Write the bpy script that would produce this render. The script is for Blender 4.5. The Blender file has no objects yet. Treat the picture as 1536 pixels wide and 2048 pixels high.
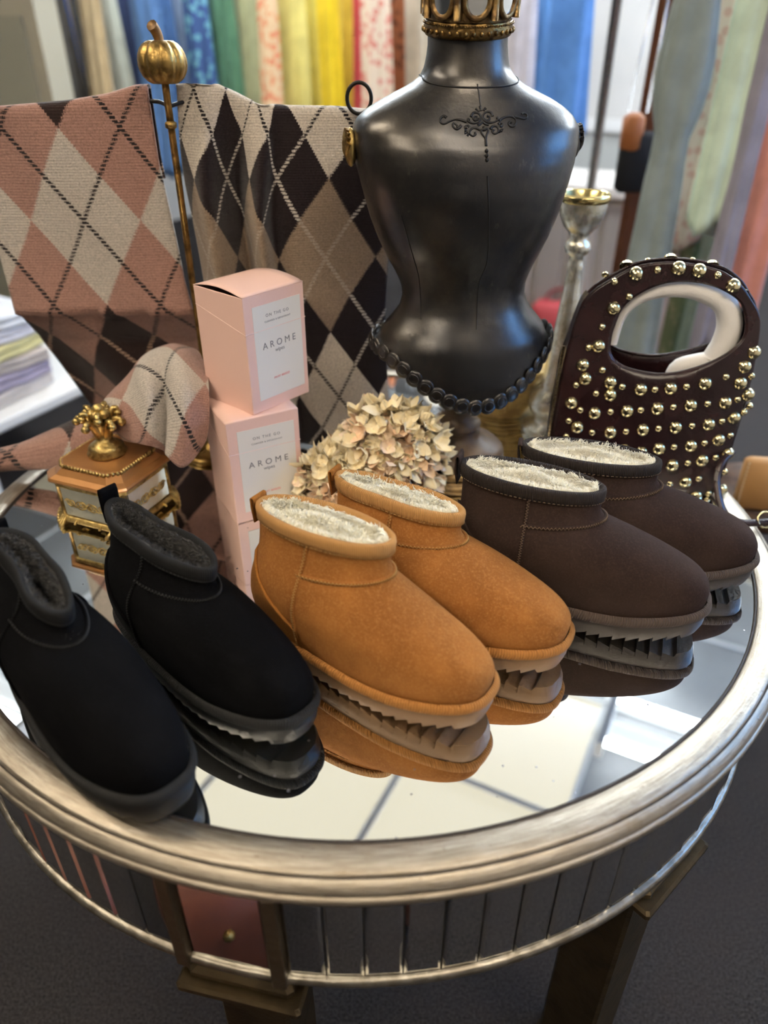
import bpy, math, random
import numpy as np
from mathutils import Vector, Matrix
random.seed(7)
rng = np.random.default_rng(7)
scene = bpy.context.scene
C = scene.collection
PI = math.pi
TZ = 0.76                      # height of the mirrored table top above the floor

# ------------------------------------------------------------------ camera, world, exposure
CAM = np.array([0.0262, -0.8252, TZ + 0.5282])
PITCH = math.radians(32.5)
FPX = 1480.0
cd = bpy.data.cameras.new('camera')
cam = bpy.data.objects.new('camera', cd)
C.objects.link(cam)
cam.location = CAM
cam.rotation_euler = (PI / 2 - PITCH, 0, 0)
cd.sensor_fit = 'VERTICAL'
cd.sensor_height = 36.0
cd.lens = FPX / 2048 * 36.0
cd.clip_start = 0.02
cd.dof.use_dof = True
cd.dof.focus_distance = 0.80
cd.dof.aperture_fstop = 2.6
scene.camera = cam

world = bpy.data.worlds.new('world')
scene.world = world
world.use_nodes = True
bg = world.node_tree.nodes['Background']
bg.inputs[0].default_value = (0.16, 0.44, 1.0, 1)
bg.inputs[1].default_value = 9.0
scene.view_settings.view_transform = 'Standard'
scene.view_settings.look = 'None'
scene.view_settings.gamma = 1.0
scene.view_settings.exposure = 0.18
scene.view_settings.use_curve_mapping = False
scene.cycles.max_bounces = 6
scene.cycles.glossy_bounces = 4
scene.cycles.transmission_bounces = 3
scene.cycles.sample_clamp_indirect = 6.0
scene.cycles.caustics_reflective = True
scene.cycles.diffuse_bounces = 3
scene.cycles.use_adaptive_sampling = True
scene.cycles.adaptive_threshold = 0.12
scene.cycles.adaptive_min_samples = 8
scene.cycles.blur_glossy = 0.5
FILL_WARM = 34.0
FILL_COOL = 82.0
PANEL = 0.74


def at(px, py, y):
    """the point of the place seen at photo position (px, py) on the upright plane y"""
    dx = (px - 768) / FPX
    dy = -(py - 1024) / FPX
    d = np.array([dx, math.cos(PITCH) + dy * math.sin(PITCH), -math.sin(PITCH) + dy * math.cos(PITCH)])
    t = (y - CAM[1]) / d[1]
    return CAM + t * d


# ------------------------------------------------------------------ materials
def lin(r, g, b):
    f = lambda c: (c / 255 / 12.92) if c / 255 <= 0.04045 else ((c / 255 + 0.055) / 1.055) ** 2.4
    return (f(r), f(g), f(b))


class N:
    """tiny node helper"""
    def __init__(s, name):
        s.m = bpy.data.materials.new(name)
        s.m.use_nodes = True
        s.t = s.m.node_tree
        s.b = s.t.nodes['Principled BSDF']

    def n(s, kind, **kw):
        x = s.t.nodes.new(kind)
        for k, v in kw.items():
            if isinstance(k, str) and hasattr(x, k):
                setattr(x, k, v)
        return x

    def l(s, a, b):
        s.t.links.new(a, b)

    def val(s, sock, v):
        if hasattr(v, 'is_output') or isinstance(v, bpy.types.NodeSocket):
            s.l(v, sock)
        else:
            sock.default_value = v

    def math(s, op, a, b=None, c=None):
        x = s.n('ShaderNodeMath', operation=op)
        s.val(x.inputs[0], a)
        if b is not None:
            s.val(x.inputs[1], b)
        if c is not None:
            s.val(x.inputs[2], c)
        return x.outputs[0]

    def mix(s, fac, a, b, blend='MIX'):
        x = s.n('ShaderNodeMix', data_type='RGBA', blend_type=blend)
        s.val(x.inputs[0], fac)
        s.val(x.inputs[6], a if not isinstance(a, tuple) else (*a, 1)[:4])
        s.val(x.inputs[7], b if not isinstance(b, tuple) else (*b, 1)[:4])
        return x.outputs[2]

    def noise(s, vec, scale, detail=3, rough=.55):
        x = s.n('ShaderNodeTexNoise')
        x.inputs['Scale'].default_value = scale
        x.inputs['Detail'].default_value = detail
        x.inputs['Roughness'].default_value = rough
        if vec is not None:
            s.l(vec, x.inputs['Vector'])
        return x.outputs['Fac']

    def ramp(s, fac, stops):
        x = s.n('ShaderNodeValToRGB')
        e = x.color_ramp.elements
        while len(e) < len(stops):
            e.new(0.5)
        for el, (p, c) in zip(e, stops):
            el.position = p
            el.color = (*c, 1)[:4]
        s.l(fac, x.inputs[0])
        return x.outputs[0]

    def sstep(s, v, lo, hi):
        x = s.n('ShaderNodeMapRange', interpolation_type='SMOOTHSTEP')
        s.l(v, x.inputs[0])
        x.inputs[1].default_value = lo
        x.inputs[2].default_value = hi
        return x.outputs[0]

    def bump(s, h, dist, strength=1.0, prev=None):
        x = s.n('ShaderNodeBump')
        x.inputs['Strength'].default_value = strength
        x.inputs['Distance'].default_value = dist
        s.l(h, x.inputs['Height'])
        if prev is not None:
            s.l(prev, x.inputs['Normal'])
        return x.outputs[0]

    def obj(s):
        return s.n('ShaderNodeTexCoord').outputs['Object']

    def uv(s):
        return s.n('ShaderNodeTexCoord').outputs['UV']


def mat(name, col, rough=.6, metal=0., col2=None, scale=20., lo=.35, hi=.65, bump=None, sheen=0., spec=.5,
        coat=0., trans=0., ior=1.45, emis=None, estr=0., rough2=None, sheen_col=None):
    k = N(name)
    b = k.b
    b.inputs['Base Color'].default_value = (*col, 1)
    b.inputs['Roughness'].default_value = rough
    b.inputs['Metallic'].default_value = metal
    b.inputs['Specular IOR Level'].default_value = spec
    b.inputs['Sheen Weight'].default_value = sheen
    if sheen_col:
        b.inputs['Sheen Tint'].default_value = (*sheen_col, 1)
    b.inputs['Coat Weight'].default_value = coat
    b.inputs['Transmission Weight'].default_value = trans
    b.inputs['IOR'].default_value = ior
    if emis:
        b.inputs['Emission Color'].default_value = (*emis, 1)
        b.inputs['Emission Strength'].default_value = estr
    if col2 is not None or bump is not None:
        o = k.obj()
    if col2 is not None:
        f = k.sstep(k.noise(o, scale, 5), lo, hi)
        k.l(k.mix(f, tuple(col), tuple(col2)), b.inputs['Base Color'])
        if rough2 is not None:
            x = k.n('ShaderNodeMapRange')
            k.l(f, x.inputs[0])
            x.inputs[3].default_value = rough
            x.inputs[4].default_value = rough2
            k.l(x.outputs[0], b.inputs['Roughness'])
    if bump is not None:
        k.l(k.bump(k.noise(o, bump[0], 4), bump[1]), b.inputs['Normal'])
    return k.m


# ------------------------------------------------------------------ mesh helpers
def obj(name, V, Fc, m, parent=None, smooth=True, uv=None, sharp=None, loc=None, rotz=None):
    me = bpy.data.meshes.new(name)
    me.from_pydata([tuple(map(float, v)) for v in V], [], [tuple(f) for f in Fc])
    if uv is not None:
        lay = me.uv_layers.new(name='UVMap')
        idx = np.empty(len(me.loops), dtype=np.int32)
        me.loops.foreach_get('vertex_index', idx)
        lay.data.foreach_set('uv', np.asarray(uv, dtype=np.float32)[idx].ravel())
    me.polygons.foreach_set('use_smooth', [bool(smooth)] * len(me.polygons))
    if m is not None:
        me.materials.append(m)
    me.update()
    if smooth and sharp is not None:
        me.set_sharp_from_angle(angle=math.radians(sharp))
    o = bpy.data.objects.new(name, me)
    C.objects.link(o)
    if parent is not None:
        o.parent = parent
    if loc is not None:
        o.location = loc
    if rotz is not None:
        o.rotation_euler = (0, 0, rotz)
    return o


def inst(name, me, parent=None, matrix=None):
    o = bpy.data.objects.new(name, me)
    C.objects.link(o)
    if parent is not None:
        o.parent = parent
    if matrix is not None:
        o.matrix_basis = matrix
    return o


def thing(name, label, cat, loc=(0, 0, 0), rotz=0., group=None):
    o = bpy.data.objects.new(name, None)
    C.objects.link(o)
    o.empty_display_size = .05
    o.location = loc
    o.rotation_euler = (0, 0, rotz)
    return tag(o, label, cat, group)


def tag(o, label=None, cat=None, group=None, kind=None):
    if label:
        o['label'] = label
    if cat:
        o['category'] = cat
    if group:
        o['group'] = group
    if kind:
        o['kind'] = kind
    return o


def gridf(P, cu=False, cv=False, flip=False):
    P = np.asarray(P)
    nu, nv = P.shape[:2]
    Fc = []
    for i in range(nu if cu else nu - 1):
        i2 = (i + 1) % nu
        for j in range(nv if cv else nv - 1):
            j2 = (j + 1) % nv
            q = (i * nv + j, i2 * nv + j, i2 * nv + j2, i * nv + j2)
            Fc.append(q[::-1] if flip else q)
    return P.reshape(-1, 3), Fc


class MB:
    def __init__(s):
        s.V = []
        s.F = []

    def add(s, V, Fc):
        n = len(s.V)
        s.V += [tuple(map(float, v)) for v in V]
        s.F += [tuple(i + n for i in f) for f in Fc]
        return s

    def box(s, x0, x1, y0, y1, z0, z1):
        V = [(x, y, z) for x in (x0, x1) for y in (y0, y1) for z in (z0, z1)]
        return s.add(V, [(0, 1, 3, 2), (4, 6, 7, 5), (0, 4, 5, 1), (2, 3, 7, 6), (0, 2, 6, 4), (1, 5, 7, 3)])

    def bbox(s, x0, x1, y0, y1, z0, z1, b):
        """box with chamfered upright edges and rims"""
        def ring(i, z):
            a0, a1, c0, c1 = x0 + i, x1 - i, y0 + i, y1 - i
            return [(a0 + b, c0, z), (a1 - b, c0, z), (a1, c0 + b, z), (a1, c1 - b, z), (a1 - b, c1, z), (a0 + b, c1, z), (a0, c1 - b, z), (a0, c0 + b, z)]
        R = [ring(b, z0), ring(0, z0 + b), ring(0, z1 - b), ring(b, z1)]
        V, Fc = gridf(np.array(R), cv=True, flip=True)
        Fc = list(Fc) + [tuple(range(8))[::-1], tuple(range(24, 32))]
        return s.add(V, Fc)

    def tube(s, P, r, n=8, closed=False, caps=True):
        P = np.asarray(P, float)
        m = len(P)
        r = np.broadcast_to(np.asarray(r, float), (m,))
        T = np.empty_like(P)
        for i in range(m):
            if closed:
                T[i] = P[(i + 1) % m] - P[i - 1]
            else:
                T[i] = P[min(i + 1, m - 1)] - P[max(i - 1, 0)]
        T /= np.linalg.norm(T, axis=1)[:, None] + 1e-12
        a = np.array([0, 0, 1.]) if abs(T[0][2]) < .9 else np.array([1., 0, 0])
        nrm = np.cross(T[0], a)
        nrm /= np.linalg.norm(nrm)
        rings = []
        for i in range(m):
            nrm = nrm - T[i] * (nrm @ T[i])
            nrm /= np.linalg.norm(nrm) + 1e-12
            bi = np.cross(T[i], nrm)
            ph = np.arange(n) * 2 * PI / n
            rings.append(P[i] + r[i] * (np.cos(ph)[:, None] * nrm + np.sin(ph)[:, None] * bi))
        V, Fc = gridf(np.array(rings), cu=closed, cv=True)
        if caps and not closed:
            Fc = list(Fc) + [tuple(range(n))[::-1], tuple(range((m - 1) * n, m * n))]
        return s.add(V, Fc)

    def lathe(s, prof, n=32, cx=0., cy=0., arc=None, cap=False):
        prof = np.asarray(prof, float)
        a = np.linspace(*arc, n) if arc else np.arange(n) * 2 * PI / n
        P = np.stack([np.stack([cx + prof[:, 0] * math.cos(t), cy + prof[:, 0] * math.sin(t), prof[:, 1]], 1) for t in a])
        V, Fc = gridf(P, cu=arc is None)
        s.add(V, Fc)
        if cap:
            base = len(s.V) - len(V)
            k = len(prof)
            s.F.append(tuple(base + i * k for i in range(n))[::-1])
            s.F.append(tuple(base + i * k + k - 1 for i in range(n)))
        return s

    def sphere(s, c, r, n=10, m=6):
        r = np.broadcast_to(np.asarray(r, float), (3,))
        ph = np.linspace(0, PI, m + 1)
        P = np.array([[(c[0] + r[0] * math.sin(p) * math.cos(t), c[1] + r[1] * math.sin(p) * math.sin(t), c[2] + r[2] * math.cos(p)) for p in ph] for t in np.arange(n) * 2 * PI / n])
        V, Fc = gridf(P, cu=True)
        return s.add(V, Fc)

    def build(s, name, m, parent=None, smooth=True, **kw):
        return obj(name, s.V, s.F, m, parent, smooth, **kw)


def spline(P, n, closed=False):
    """Catmull-Rom through P"""
    P = np.asarray(P, float)
    m = len(P)
    t = np.linspace(0, m if closed else m - 1, n, endpoint=not closed)
    i = np.floor(t).astype(int)
    if not closed:
        i = np.clip(i, 0, m - 2)
    f = (t - i)[:, None]
    g = (lambda k: P[k % m]) if closed else (lambda k: P[np.clip(k, 0, m - 1)])
    p0, p1, p2, p3 = g(i - 1), g(i), g(i + 1), g(i + 2)
    return .5 * (2 * p1 + (p2 - p0) * f + (2 * p0 - 5 * p1 + 4 * p2 - p3) * f ** 2 + (3 * p1 - p0 - 3 * p2 + p3) * f ** 3)


def surf_patch(ctrl, nu, nv):
    """smooth surface through a grid of control points"""
    ctrl = np.asarray(ctrl, float)
    a = np.stack([spline(ctrl[:, j], nu) for j in range(ctrl.shape[1])], 1)
    return np.stack([spline(a[i], nv) for i in range(nu)], 0)


# ------------------------------------------------------------------ shared materials
WHITE_PAINT = mat('white_paint', (.72, .69, .66), .8)
BRASS = mat('aged_brass', (.46, .30, .10), .34, 1., (.16, .10, .035), 60, .4, .7, bump=(180, .0006), rough2=.5)
GILT = mat('gilt_metal', (.55, .40, .15), .36, 1., (.22, .14, .05), 90, .4, .7, bump=(240, .0008), rough2=.55)
BLACK_IRON = mat('black_iron', (.02, .018, .016), .45, .6)
DARK_WOOD = mat('dark_wood', (.10, .05, .025), .5, 0, (.04, .02, .012), 30)
CHROME = mat('chrome_rail', (.6, .6, .6), .25, 1.)

# ------------------------------------------------------------------ the room
RA = math.radians(-27)         # the room is turned against the view
RB = np.array([math.cos(RA), math.sin(RA)])      # along the back wall
RF = np.array([-math.sin(RA), math.cos(RA)])     # towards the back wall
CEIL = 2.66


def room(b, f):
    p = RB * b + RF * f
    return float(p[0]), float(p[1])


def carpet():
    k = N('carpet')
    o = k.obj()
    n1 = k.noise(o, 260, 4, .7)
    n2 = k.noise(o, 5, 3)
    c = k.mix(k.sstep(n1, .32, .68), (.014, .013, .013), (.080, .070, .068))
    c = k.mix(k.math('MULTIPLY', k.sstep(n2, .35, .7), .35), c, (.056, .044, .042))
    k.l(c, k.b.inputs['Base Color'])
    k.b.inputs['Roughness'].default_value = .95
    k.b.inputs['Specular IOR Level'].default_value = .15
    k.l(k.bump(n1, .006), k.b.inputs['Normal'])
    return k.m


def quad_box(name, b0, b1, f0, f1, z0, z1, m, parent=None, **kw):
    m_ = MB().box(b0, b1, f0, f1, z0, z1)
    V = [(*room(x, y), z) for x, y, z in m_.V]
    return obj(name, V, m_.F, m, parent, smooth=False, **kw)


B0, B1, F0, F1 = -4.2, 2.35, -3.2, 5.3
tag(quad_box('floor', B0, B1, F0, F1, -.1, 0, carpet()), kind='structure')
WALL = mat('wall_paint', (.60, .565, .53), .85, 0, (.56, .53, .50), 2)
WAINSCOT = mat('wainscot_paint', (.43, .42, .39), .7)
wb = tag(quad_box('wall_back', B0, B1, F1, F1 + .12, 0, CEIL, WALL), kind='structure')
quad_box('wainscot_panel', B0, B1, F1 - .02, F1, .22, .74, WAINSCOT, wb)
tag(quad_box('trim_1', B0, B1, F1 - .06, F1 - .02, .74, .82, WHITE_PAINT), kind='structure')
tag(quad_box('baseboard_back', B0, B1, F1 - .035, F1 - .02, 0, .12, WHITE_PAINT), kind='structure')
tag(quad_box('wall_left', B0 - .12, B0, F0, F1, 0, CEIL, WALL), kind='structure')
wr = tag(quad_box('wall_right', B1, B1 + .12, F0, .5, 0, CEIL, WALL), kind='structure')
quad_box('wall_section', B1, B1 + .12, 1.9, F1, 0, CEIL, WALL, wr)
quad_box('wall_section', B1, B1 + .12, .5, 1.9, 0, 1.45, WALL, wr)
quad_box('wall_section', B1, B1 + .12, .5, 1.9, 2.6, CEIL, WALL, wr)
tag(quad_box('wall_front', B0, B1, F0 - .12, F0, 0, CEIL, mat('dim_reflection_wall', (.10, .09, .08), .8)), kind='structure')  # unseen wall, coloured dark so the bust reflects less brightness
w1_ = tag(quad_box('window_1', B1 + .03, B1 + .09, .5, .55, 1.45, 2.6, WHITE_PAINT), kind='structure')
for (f0_, f1_, z0_, z1_) in ((1.85, 1.9, 1.45, 2.6), (.55, 1.85, 1.45, 1.5), (.55, 1.85, 2.55, 2.6), (1.18, 1.22, 1.5, 2.55)):
    quad_box('window_frame', B1 + .03, B1 + .09, f0_, f1_, z0_, z1_, WHITE_PAINT, w1_)

TILE = mat('ceiling_tile', (.33, .33, .33), .9, 0, (.31, .31, .31), 60)
ce = tag(quad_box('ceiling', B0, B1, F0, F1, CEIL, CEIL + .1, TILE), kind='structure')
TBAR = mat('ceiling_grid_metal', (.72, .71, .69), .5)
B_OFF, F_OFF, PIT = .23, .44, .64
nb = 0
for i in range(-7, 6):
    b = B_OFF + i * PIT - .008
    if B0 < b < B1:
        quad_box('ceiling_grid_bar', b, b + .016, F0, F1, CEIL - .008, CEIL, TBAR, ce)
for i in range(-5, 9):
    f = F_OFF + i * PIT - .008
    if F0 < f < F1:
        quad_box('ceiling_grid_bar', B0, B1, f, f + .016, CEIL - .008, CEIL, TBAR, ce)

HOUSING = mat('lamp_housing', (.75, .75, .74), .5)


def emit(name, col, s, base=.8):
    k = N(name)
    k.b.inputs['Base Color'].default_value = (base, base, base, 1)
    k.b.inputs['Emission Color'].default_value = (*col, 1)
    k.b.inputs['Emission Strength'].default_value = s
    return k.m


TUBE_FILL_COOL = emit('cool_fill_tube', (.82, .92, 1.0), FILL_COOL)
TUBE_SOFT = emit('slim_lamp_tube', (.88, .95, 1.0), 11.0)
TUBE_FILL_WARM = emit('warm_fill_tube', (1.0, .86, .66), FILL_WARM)
DIFFUSER = emit('warm_lamp_diffuser', (1.0, .92, .70), PANEL, .15)


def fixture(b, f, warm, label, length=1.2, soft=False):
    x, y = room(b, f)
    t = thing('ceiling_lamp', label, 'ceiling lamp', (x, y, CEIL), RA, 'tube lamps along the shop ceiling')
    MB().box(0, length, -.04, .04, -.075, -.009).build('housing', HOUSING, t, False)
    for s in (-1, 1):
        tb = MB()
        xs = np.linspace(.03, length - .03, 2)
        P = np.stack([xs, np.full(2, s * .125), np.full(2, -.12)], 1)
        tb.tube(P, .018 if soft else .030, 8)
        tb.build('lamp_tube', TUBE_SOFT if soft else (TUBE_FILL_WARM if warm else TUBE_FILL_COOL), t)
        for e in (0.0, length - .03):
            MB().box(e, e + .03, min(0, s * .16), max(0, s * .16), -.14, -.06).build('lamp_holder', HOUSING, t, False)
    return t


def bf(x, y):
    p = np.array([x, y])
    return p @ RB, p @ RF


fixture(.25, 1.535, False, 'cool white twin tube lamp mirrored at the right edge of the table top', soft=True)
fixture(-3.0, .565, False, 'cool white twin tube lamp mirrored at the left edge of the table top', soft=True)
fixture(-.75, 2.15, False, 'added unseen cool twin tube lamp brightening the denim dresses')  # added lamp out of view, brightens the back rack
fixture(-2.5, 2.1, False, 'added unseen cool twin tube lamp brightening the jeans on the rack')  # second added lamp for the rack, also out of view
fixture(.9, 2.75, False, 'added unseen cool twin tube lamp nearest the window')  # unseen lamp put in for more light at the back
fixture(-.2, 4.2, False, 'added unseen cool twin tube lamp brightening the back wall')  # put in to brighten the back wall, not a seen fixture
fixture(-1.6, -.75, True, 'added unseen warm twin tube lamp brightening the front of the table')  # this and the next two: unseen warm lamps added to lift the front light
fixture(.6, -.75, True, 'added unseen warm twin tube lamp brightening the right front of the table')
fixture(-.5, -2.1, True, 'added unseen warm twin tube lamp furthest from the clothes racks')
for i in range(3):
    for j in range(2):
        b = B_OFF - PIT * i - PIT
        f = F_OFF + PIT * j
        x, y = room(b, f)
        t = thing('ceiling_panel_lamp', 'square warm diffuser panel in the ceiling, %s row, %s' % (('front', 'back')[j], ('nearest the window', 'in the middle', 'furthest from the window')[i]), 'ceiling lamp', (x, y, CEIL), RA, 'diffuser panels over the table')
        fr = MB()
        for (x0, x1, y0, y1) in ((.009, .631, .009, .013), (.009, .631, .627, .631), (.009, .013, .013, .627), (.627, .631, .013, .627)):
            fr.box(x0, x1, y0, y1, -.012, -.001)
        fr.build('panel_frame', HOUSING, t, False)
        MB().box(.013, .627, .013, .627, -.006, -.001).build('diffuser', DIFFUSER, t, False)

# ------------------------------------------------------------------ the mirrored table
R0 = .476


def mirror_mat():
    k = N('table_mirror')
    o = k.obj()
    v = k.n('ShaderNodeTexVoronoi', feature='F1')
    v.inputs['Scale'].default_value = 75
    k.l(o, v.inputs['Vector'])
    sepc = k.n('ShaderNodeSeparateColor')
    k.l(v.outputs['Color'], sepc.inputs[0])
    keep = k.math('GREATER_THAN', sepc.outputs[0], .62)
    rad = k.math('MULTIPLY', sepc.outputs[1], .13)
    dot = k.math('MULTIPLY', k.math('LESS_THAN', v.outputs['Distance'], rad), keep)
    smear = k.math('MULTIPLY', k.sstep(k.noise(o, 9, 6, .7), .58, .75), k.sstep(k.noise(o, 130, 4, .8), .45, .7))
    k.b.inputs['Metallic'].default_value = 1
    c = k.mix(dot, (.90, .91, .90), (.30, .30, .33))
    k.l(c, k.b.inputs['Base Color'])
    r = k.math('MULTIPLY_ADD', smear, .06, .006)
    r = k.math('MULTIPLY_ADD', dot, .4, r)
    k.l(r, k.b.inputs['Roughness'])
    return k.m


def silver_leaf():
    k = N('champagne_silver_leaf')
    o = k.obj()
    sx = k.n('ShaderNodeSeparateXYZ')
    k.l(o, sx.inputs[0])
    ang = k.math('ARCTAN2', sx.outputs[1], sx.outputs[0])
    cx = k.n('ShaderNodeCombineXYZ')
    k.l(k.math('MULTIPLY', ang, 3.0), cx.inputs[0])
    d = k.n('ShaderNodeVectorMath', operation='LENGTH')
    k.l(o, d.inputs[0])
    k.l(k.math('MULTIPLY', d.outputs['Value'], 160), cx.inputs[1])
    k.l(k.math('MULTIPLY', sx.outputs[2], 160), cx.inputs[2])
    br = k.noise(cx.outputs[0], 5, 6, .65)
    wear = k.noise(o, 14, 6, .65)
    fine = k.noise(o, 160, 4, .7)
    c = k.ramp(br, [(.3, (.29, .245, .190)), (.5, (.42, .365, .290)), (.7, (.56, .51, .43))])
    c = k.mix(k.math('MULTIPLY', k.sstep(wear, .55, .72), .55), c, (.30, .23, .15))
    c = k.mix(k.math('MULTIPLY', k.sstep(fine, .62, .72), .6), c, (.16, .11, .07))
    k.l(c, k.b.inputs['Base Color'])
    k.b.inputs['Metallic'].default_value = .85
    k.b.inputs['Specular IOR Level'].default_value = .4
    rr = k.math('MULTIPLY_ADD', br, .22, .28)
    k.l(rr, k.b.inputs['Roughness'])
    k.l(k.bump(fine, .0006, .6, k.bump(br, .0010, .5)), k.b.inputs['Normal'])
    return k.m


SILVER = silver_leaf()
BRONZE = mat('dark_bronze_paint', (.085, .062, .040), .45, .6, (.16, .12, .07), 40, .5, .75, bump=(120, .0006))
LEGGOLD = mat('bronze_leg_paint', (.085, .060, .030), .42, .7, (.045, .032, .017), 30, .4, .7, bump=(120, .0006))
PANE = mat('pane_mirror', (.80, .82, .82), .02, 1.)
BEVEL = mat('pane_bevel', (.88, .90, .88), .03, 1.)
BANDM = mat('tarnished_silver', (.20, .175, .14), .36, .85, (.36, .33, .28), 50, bump=(150, .0005))
GROOVE = mat('rim_groove', (.03, .022, .018), .6)

table = thing('mirrored_table', 'round silver leaf display table with mirrored top and mirror panelled apron', 'table', (0, 0, 0))
MB().lathe([(0, TZ - .006), (R0 * .5, TZ - .006), (R0, TZ - .006), (R0, TZ), (R0 * .66, TZ), (R0 * .33, TZ), (0.0005, TZ)], 160).build('mirror_top', mirror_mat(), table, sharp=30)
MB().lathe([(R0 - .0005, TZ - .004), (R0 - .0005, TZ + .0018), (R0 + .0012, TZ + .0022), (R0 + .0026, TZ + .0012), (R0 + .0026, TZ - .004)], 160).build('mirror_seam', GROOVE, table)
MB().lathe([(R0 + .0024, TZ - .02), (R0 + .0024, TZ + .0010), (R0 + .004, TZ + .0024), (R0 + .014, TZ + .0026), (R0 + .026, TZ + .0016), (R0 + .0285, TZ + .0002), (R0 + .0288, TZ - .006)], 192).build('rim_band', SILVER, table)
MB().lathe([(R0 + .0284, TZ - .008), (R0 + .0284, TZ - .0012), (R0 + .0302, TZ - .0012), (R0 + .0302, TZ - .008)], 160).build('rim_groove', GROOVE, table)
bead = [(R0 + .0298 + .0070 * (1 - math.cos(a)) * .5 + .0035 * math.sin(a), TZ - .0068 + .0056 * math.cos(a)) for a in np.linspace(.1, PI - .05, 10)]
MB().lathe(bead, 192).build('rim_bead', SILVER, table)
MB().lathe([(R0 + .032, TZ - .0118), (R0 + .034, TZ - .0128), (R0 + .0385, TZ - .0132), (R0 + .0405, TZ - .0155), (R0 + .0400, TZ - .020), (R0 + .0375, TZ - .0225), (R0 + .032, TZ - .0235)], 192).build('rim_lip', SILVER, table)
MB().lathe([(R0 + .036, TZ - .0235), (R0 + .034, TZ - .030), (R0 + .031, TZ - .034), (R0 + .026, TZ - .036)], 160).build('apron_cove', BRONZE, table)
MB().lathe([(R0 + .020, TZ - .034), (R0 + .020, TZ - .166)], 160).build('apron_core', BRONZE, table)
MB().lathe([(R0 + .024, TZ - .1565), (R0 + .0275, TZ - .1568), (R0 + .0300, TZ - .1590), (R0 + .0302, TZ - .1640), (R0 + .0275, TZ - .1680), (R0 + .010, TZ - .1680)], 192).build('apron_base_band', BANDM, table)
# bevelled mirror panes and bronze posts round the apron
RP = R0 + .0235


def pane(a0, a1, z0=TZ - .1565, z1=TZ - .035):
    am, hw = (a0 + a1) / 2, RP * math.tan((a1 - a0) / 2) - .0006
    e = np.array([-math.sin(am), math.cos(am), 0])
    n = np.array([math.cos(am), math.sin(am), 0])
    c = n * RP
    bev, dep = .0045, .0022
    outer = [c + e * u + np.array([0, 0, z]) for u, z in ((-hw, z0), (hw, z0), (hw, z1), (-hw, z1))]
    inner = [c + n * dep + e * u + np.array([0, 0, z]) for u, z in ((-hw + bev * .6, z0 + bev * 1.6), (hw - bev * .6, z0 + bev * 1.6), (hw - bev * .6, z1 - bev), (-hw + bev * .6, z1 - bev))]
    p = obj('mirror_pane', outer + inner, [(4, 5, 6, 7), (1, 0, 3, 2)], PANE, table, smooth=False)
    obj('bevel', outer + inner, [(0, 1, 5, 4), (1, 2, 6, 5), (2, 3, 7, 6), (3, 0, 4, 7)], BEVEL, p, smooth=False)


def post(a, hw=.0065):
    m_ = MB().bbox(-hw, hw, -.006, .006, TZ - .169, TZ - .033, .0012)
    c, s = math.cos(a - PI / 2), math.sin(a - PI / 2)
    V = [((R0 + .0275) * math.cos(a) + x * c - y * s, (R0 + .0275) * math.sin(a) + x * s + y * c, z) for x, y, z in m_.V]
    obj('apron_post', V, m_.F, BRONZE, table, smooth=False)


D = math.radians
LEGA = D(257.6)
for q in range(2):
    a = LEGA + q * PI
    post(a - D(5.1))
    post(a + D(5.1))
    pane(a - D(4.35), a + D(4.35))
    n_ = 44
    st = (PI - 2 * D(5.85)) / n_
    for i in range(n_):
        pane(a + D(5.85) + i * st, a + D(5.85) + (i + 1) * st)
for a in (LEGA, LEGA + D(54), LEGA + PI, LEGA + PI + D(54)):
    lg = MB()
    for hw, z0, z1, b in ((.040, TZ - .182, TZ - .166, .003), (.047, TZ - .194, TZ - .182, .005), (.052, TZ - .210, TZ - .194, .005), (.061, TZ - .222, TZ - .210, .003), (.036, .10, TZ - .222, .004), (.042, .05, .10, .004), (.050, 0.0, .05, .004)):
        lg.bbox(-hw, hw, -hw, hw, z0, z1, b)
    rr_ = R0 - .030
    lg.build('leg', LEGGOLD, table, False, loc=(rr_ * math.cos(a), rr_ * math.sin(a), 0), rotz=a - PI / 2)

# ------------------------------------------------------------------ the boots
LV0 = np.array([  # z back, x back, z front, x front, half width, end shape, sole-likeness
    [.030, .006, .030, .2660, .0475, .36, 1.0],
    [.042, .002, .045, .2670, .0500, .37, .95],
    [.055, .000, .059, .2590, .0505, .39, .85],
    [.068, .001, .072, .2440, .0500, .42, .7],
    [.080, .003, .085, .2230, .0480, .45, .5],
    [.090, .006, .096, .2010, .0460, .47, .35],
    [.100, .009, .105, .1800, .0440, .48, .2],
    [.110, .011, .113, .1625, .0425, .5, .1],
    [.122, .012, .121, .1555, .0420, .5, 0],
    [.136, .012, .131, .1555, .0425, .5, 0],
    [.148, .010, .142, .1550, .0430, .5, 0]])
RAMP = np.array([0, 0, 0, 0, 0, .1, .3, .6, .85, 1, 1])


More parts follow.
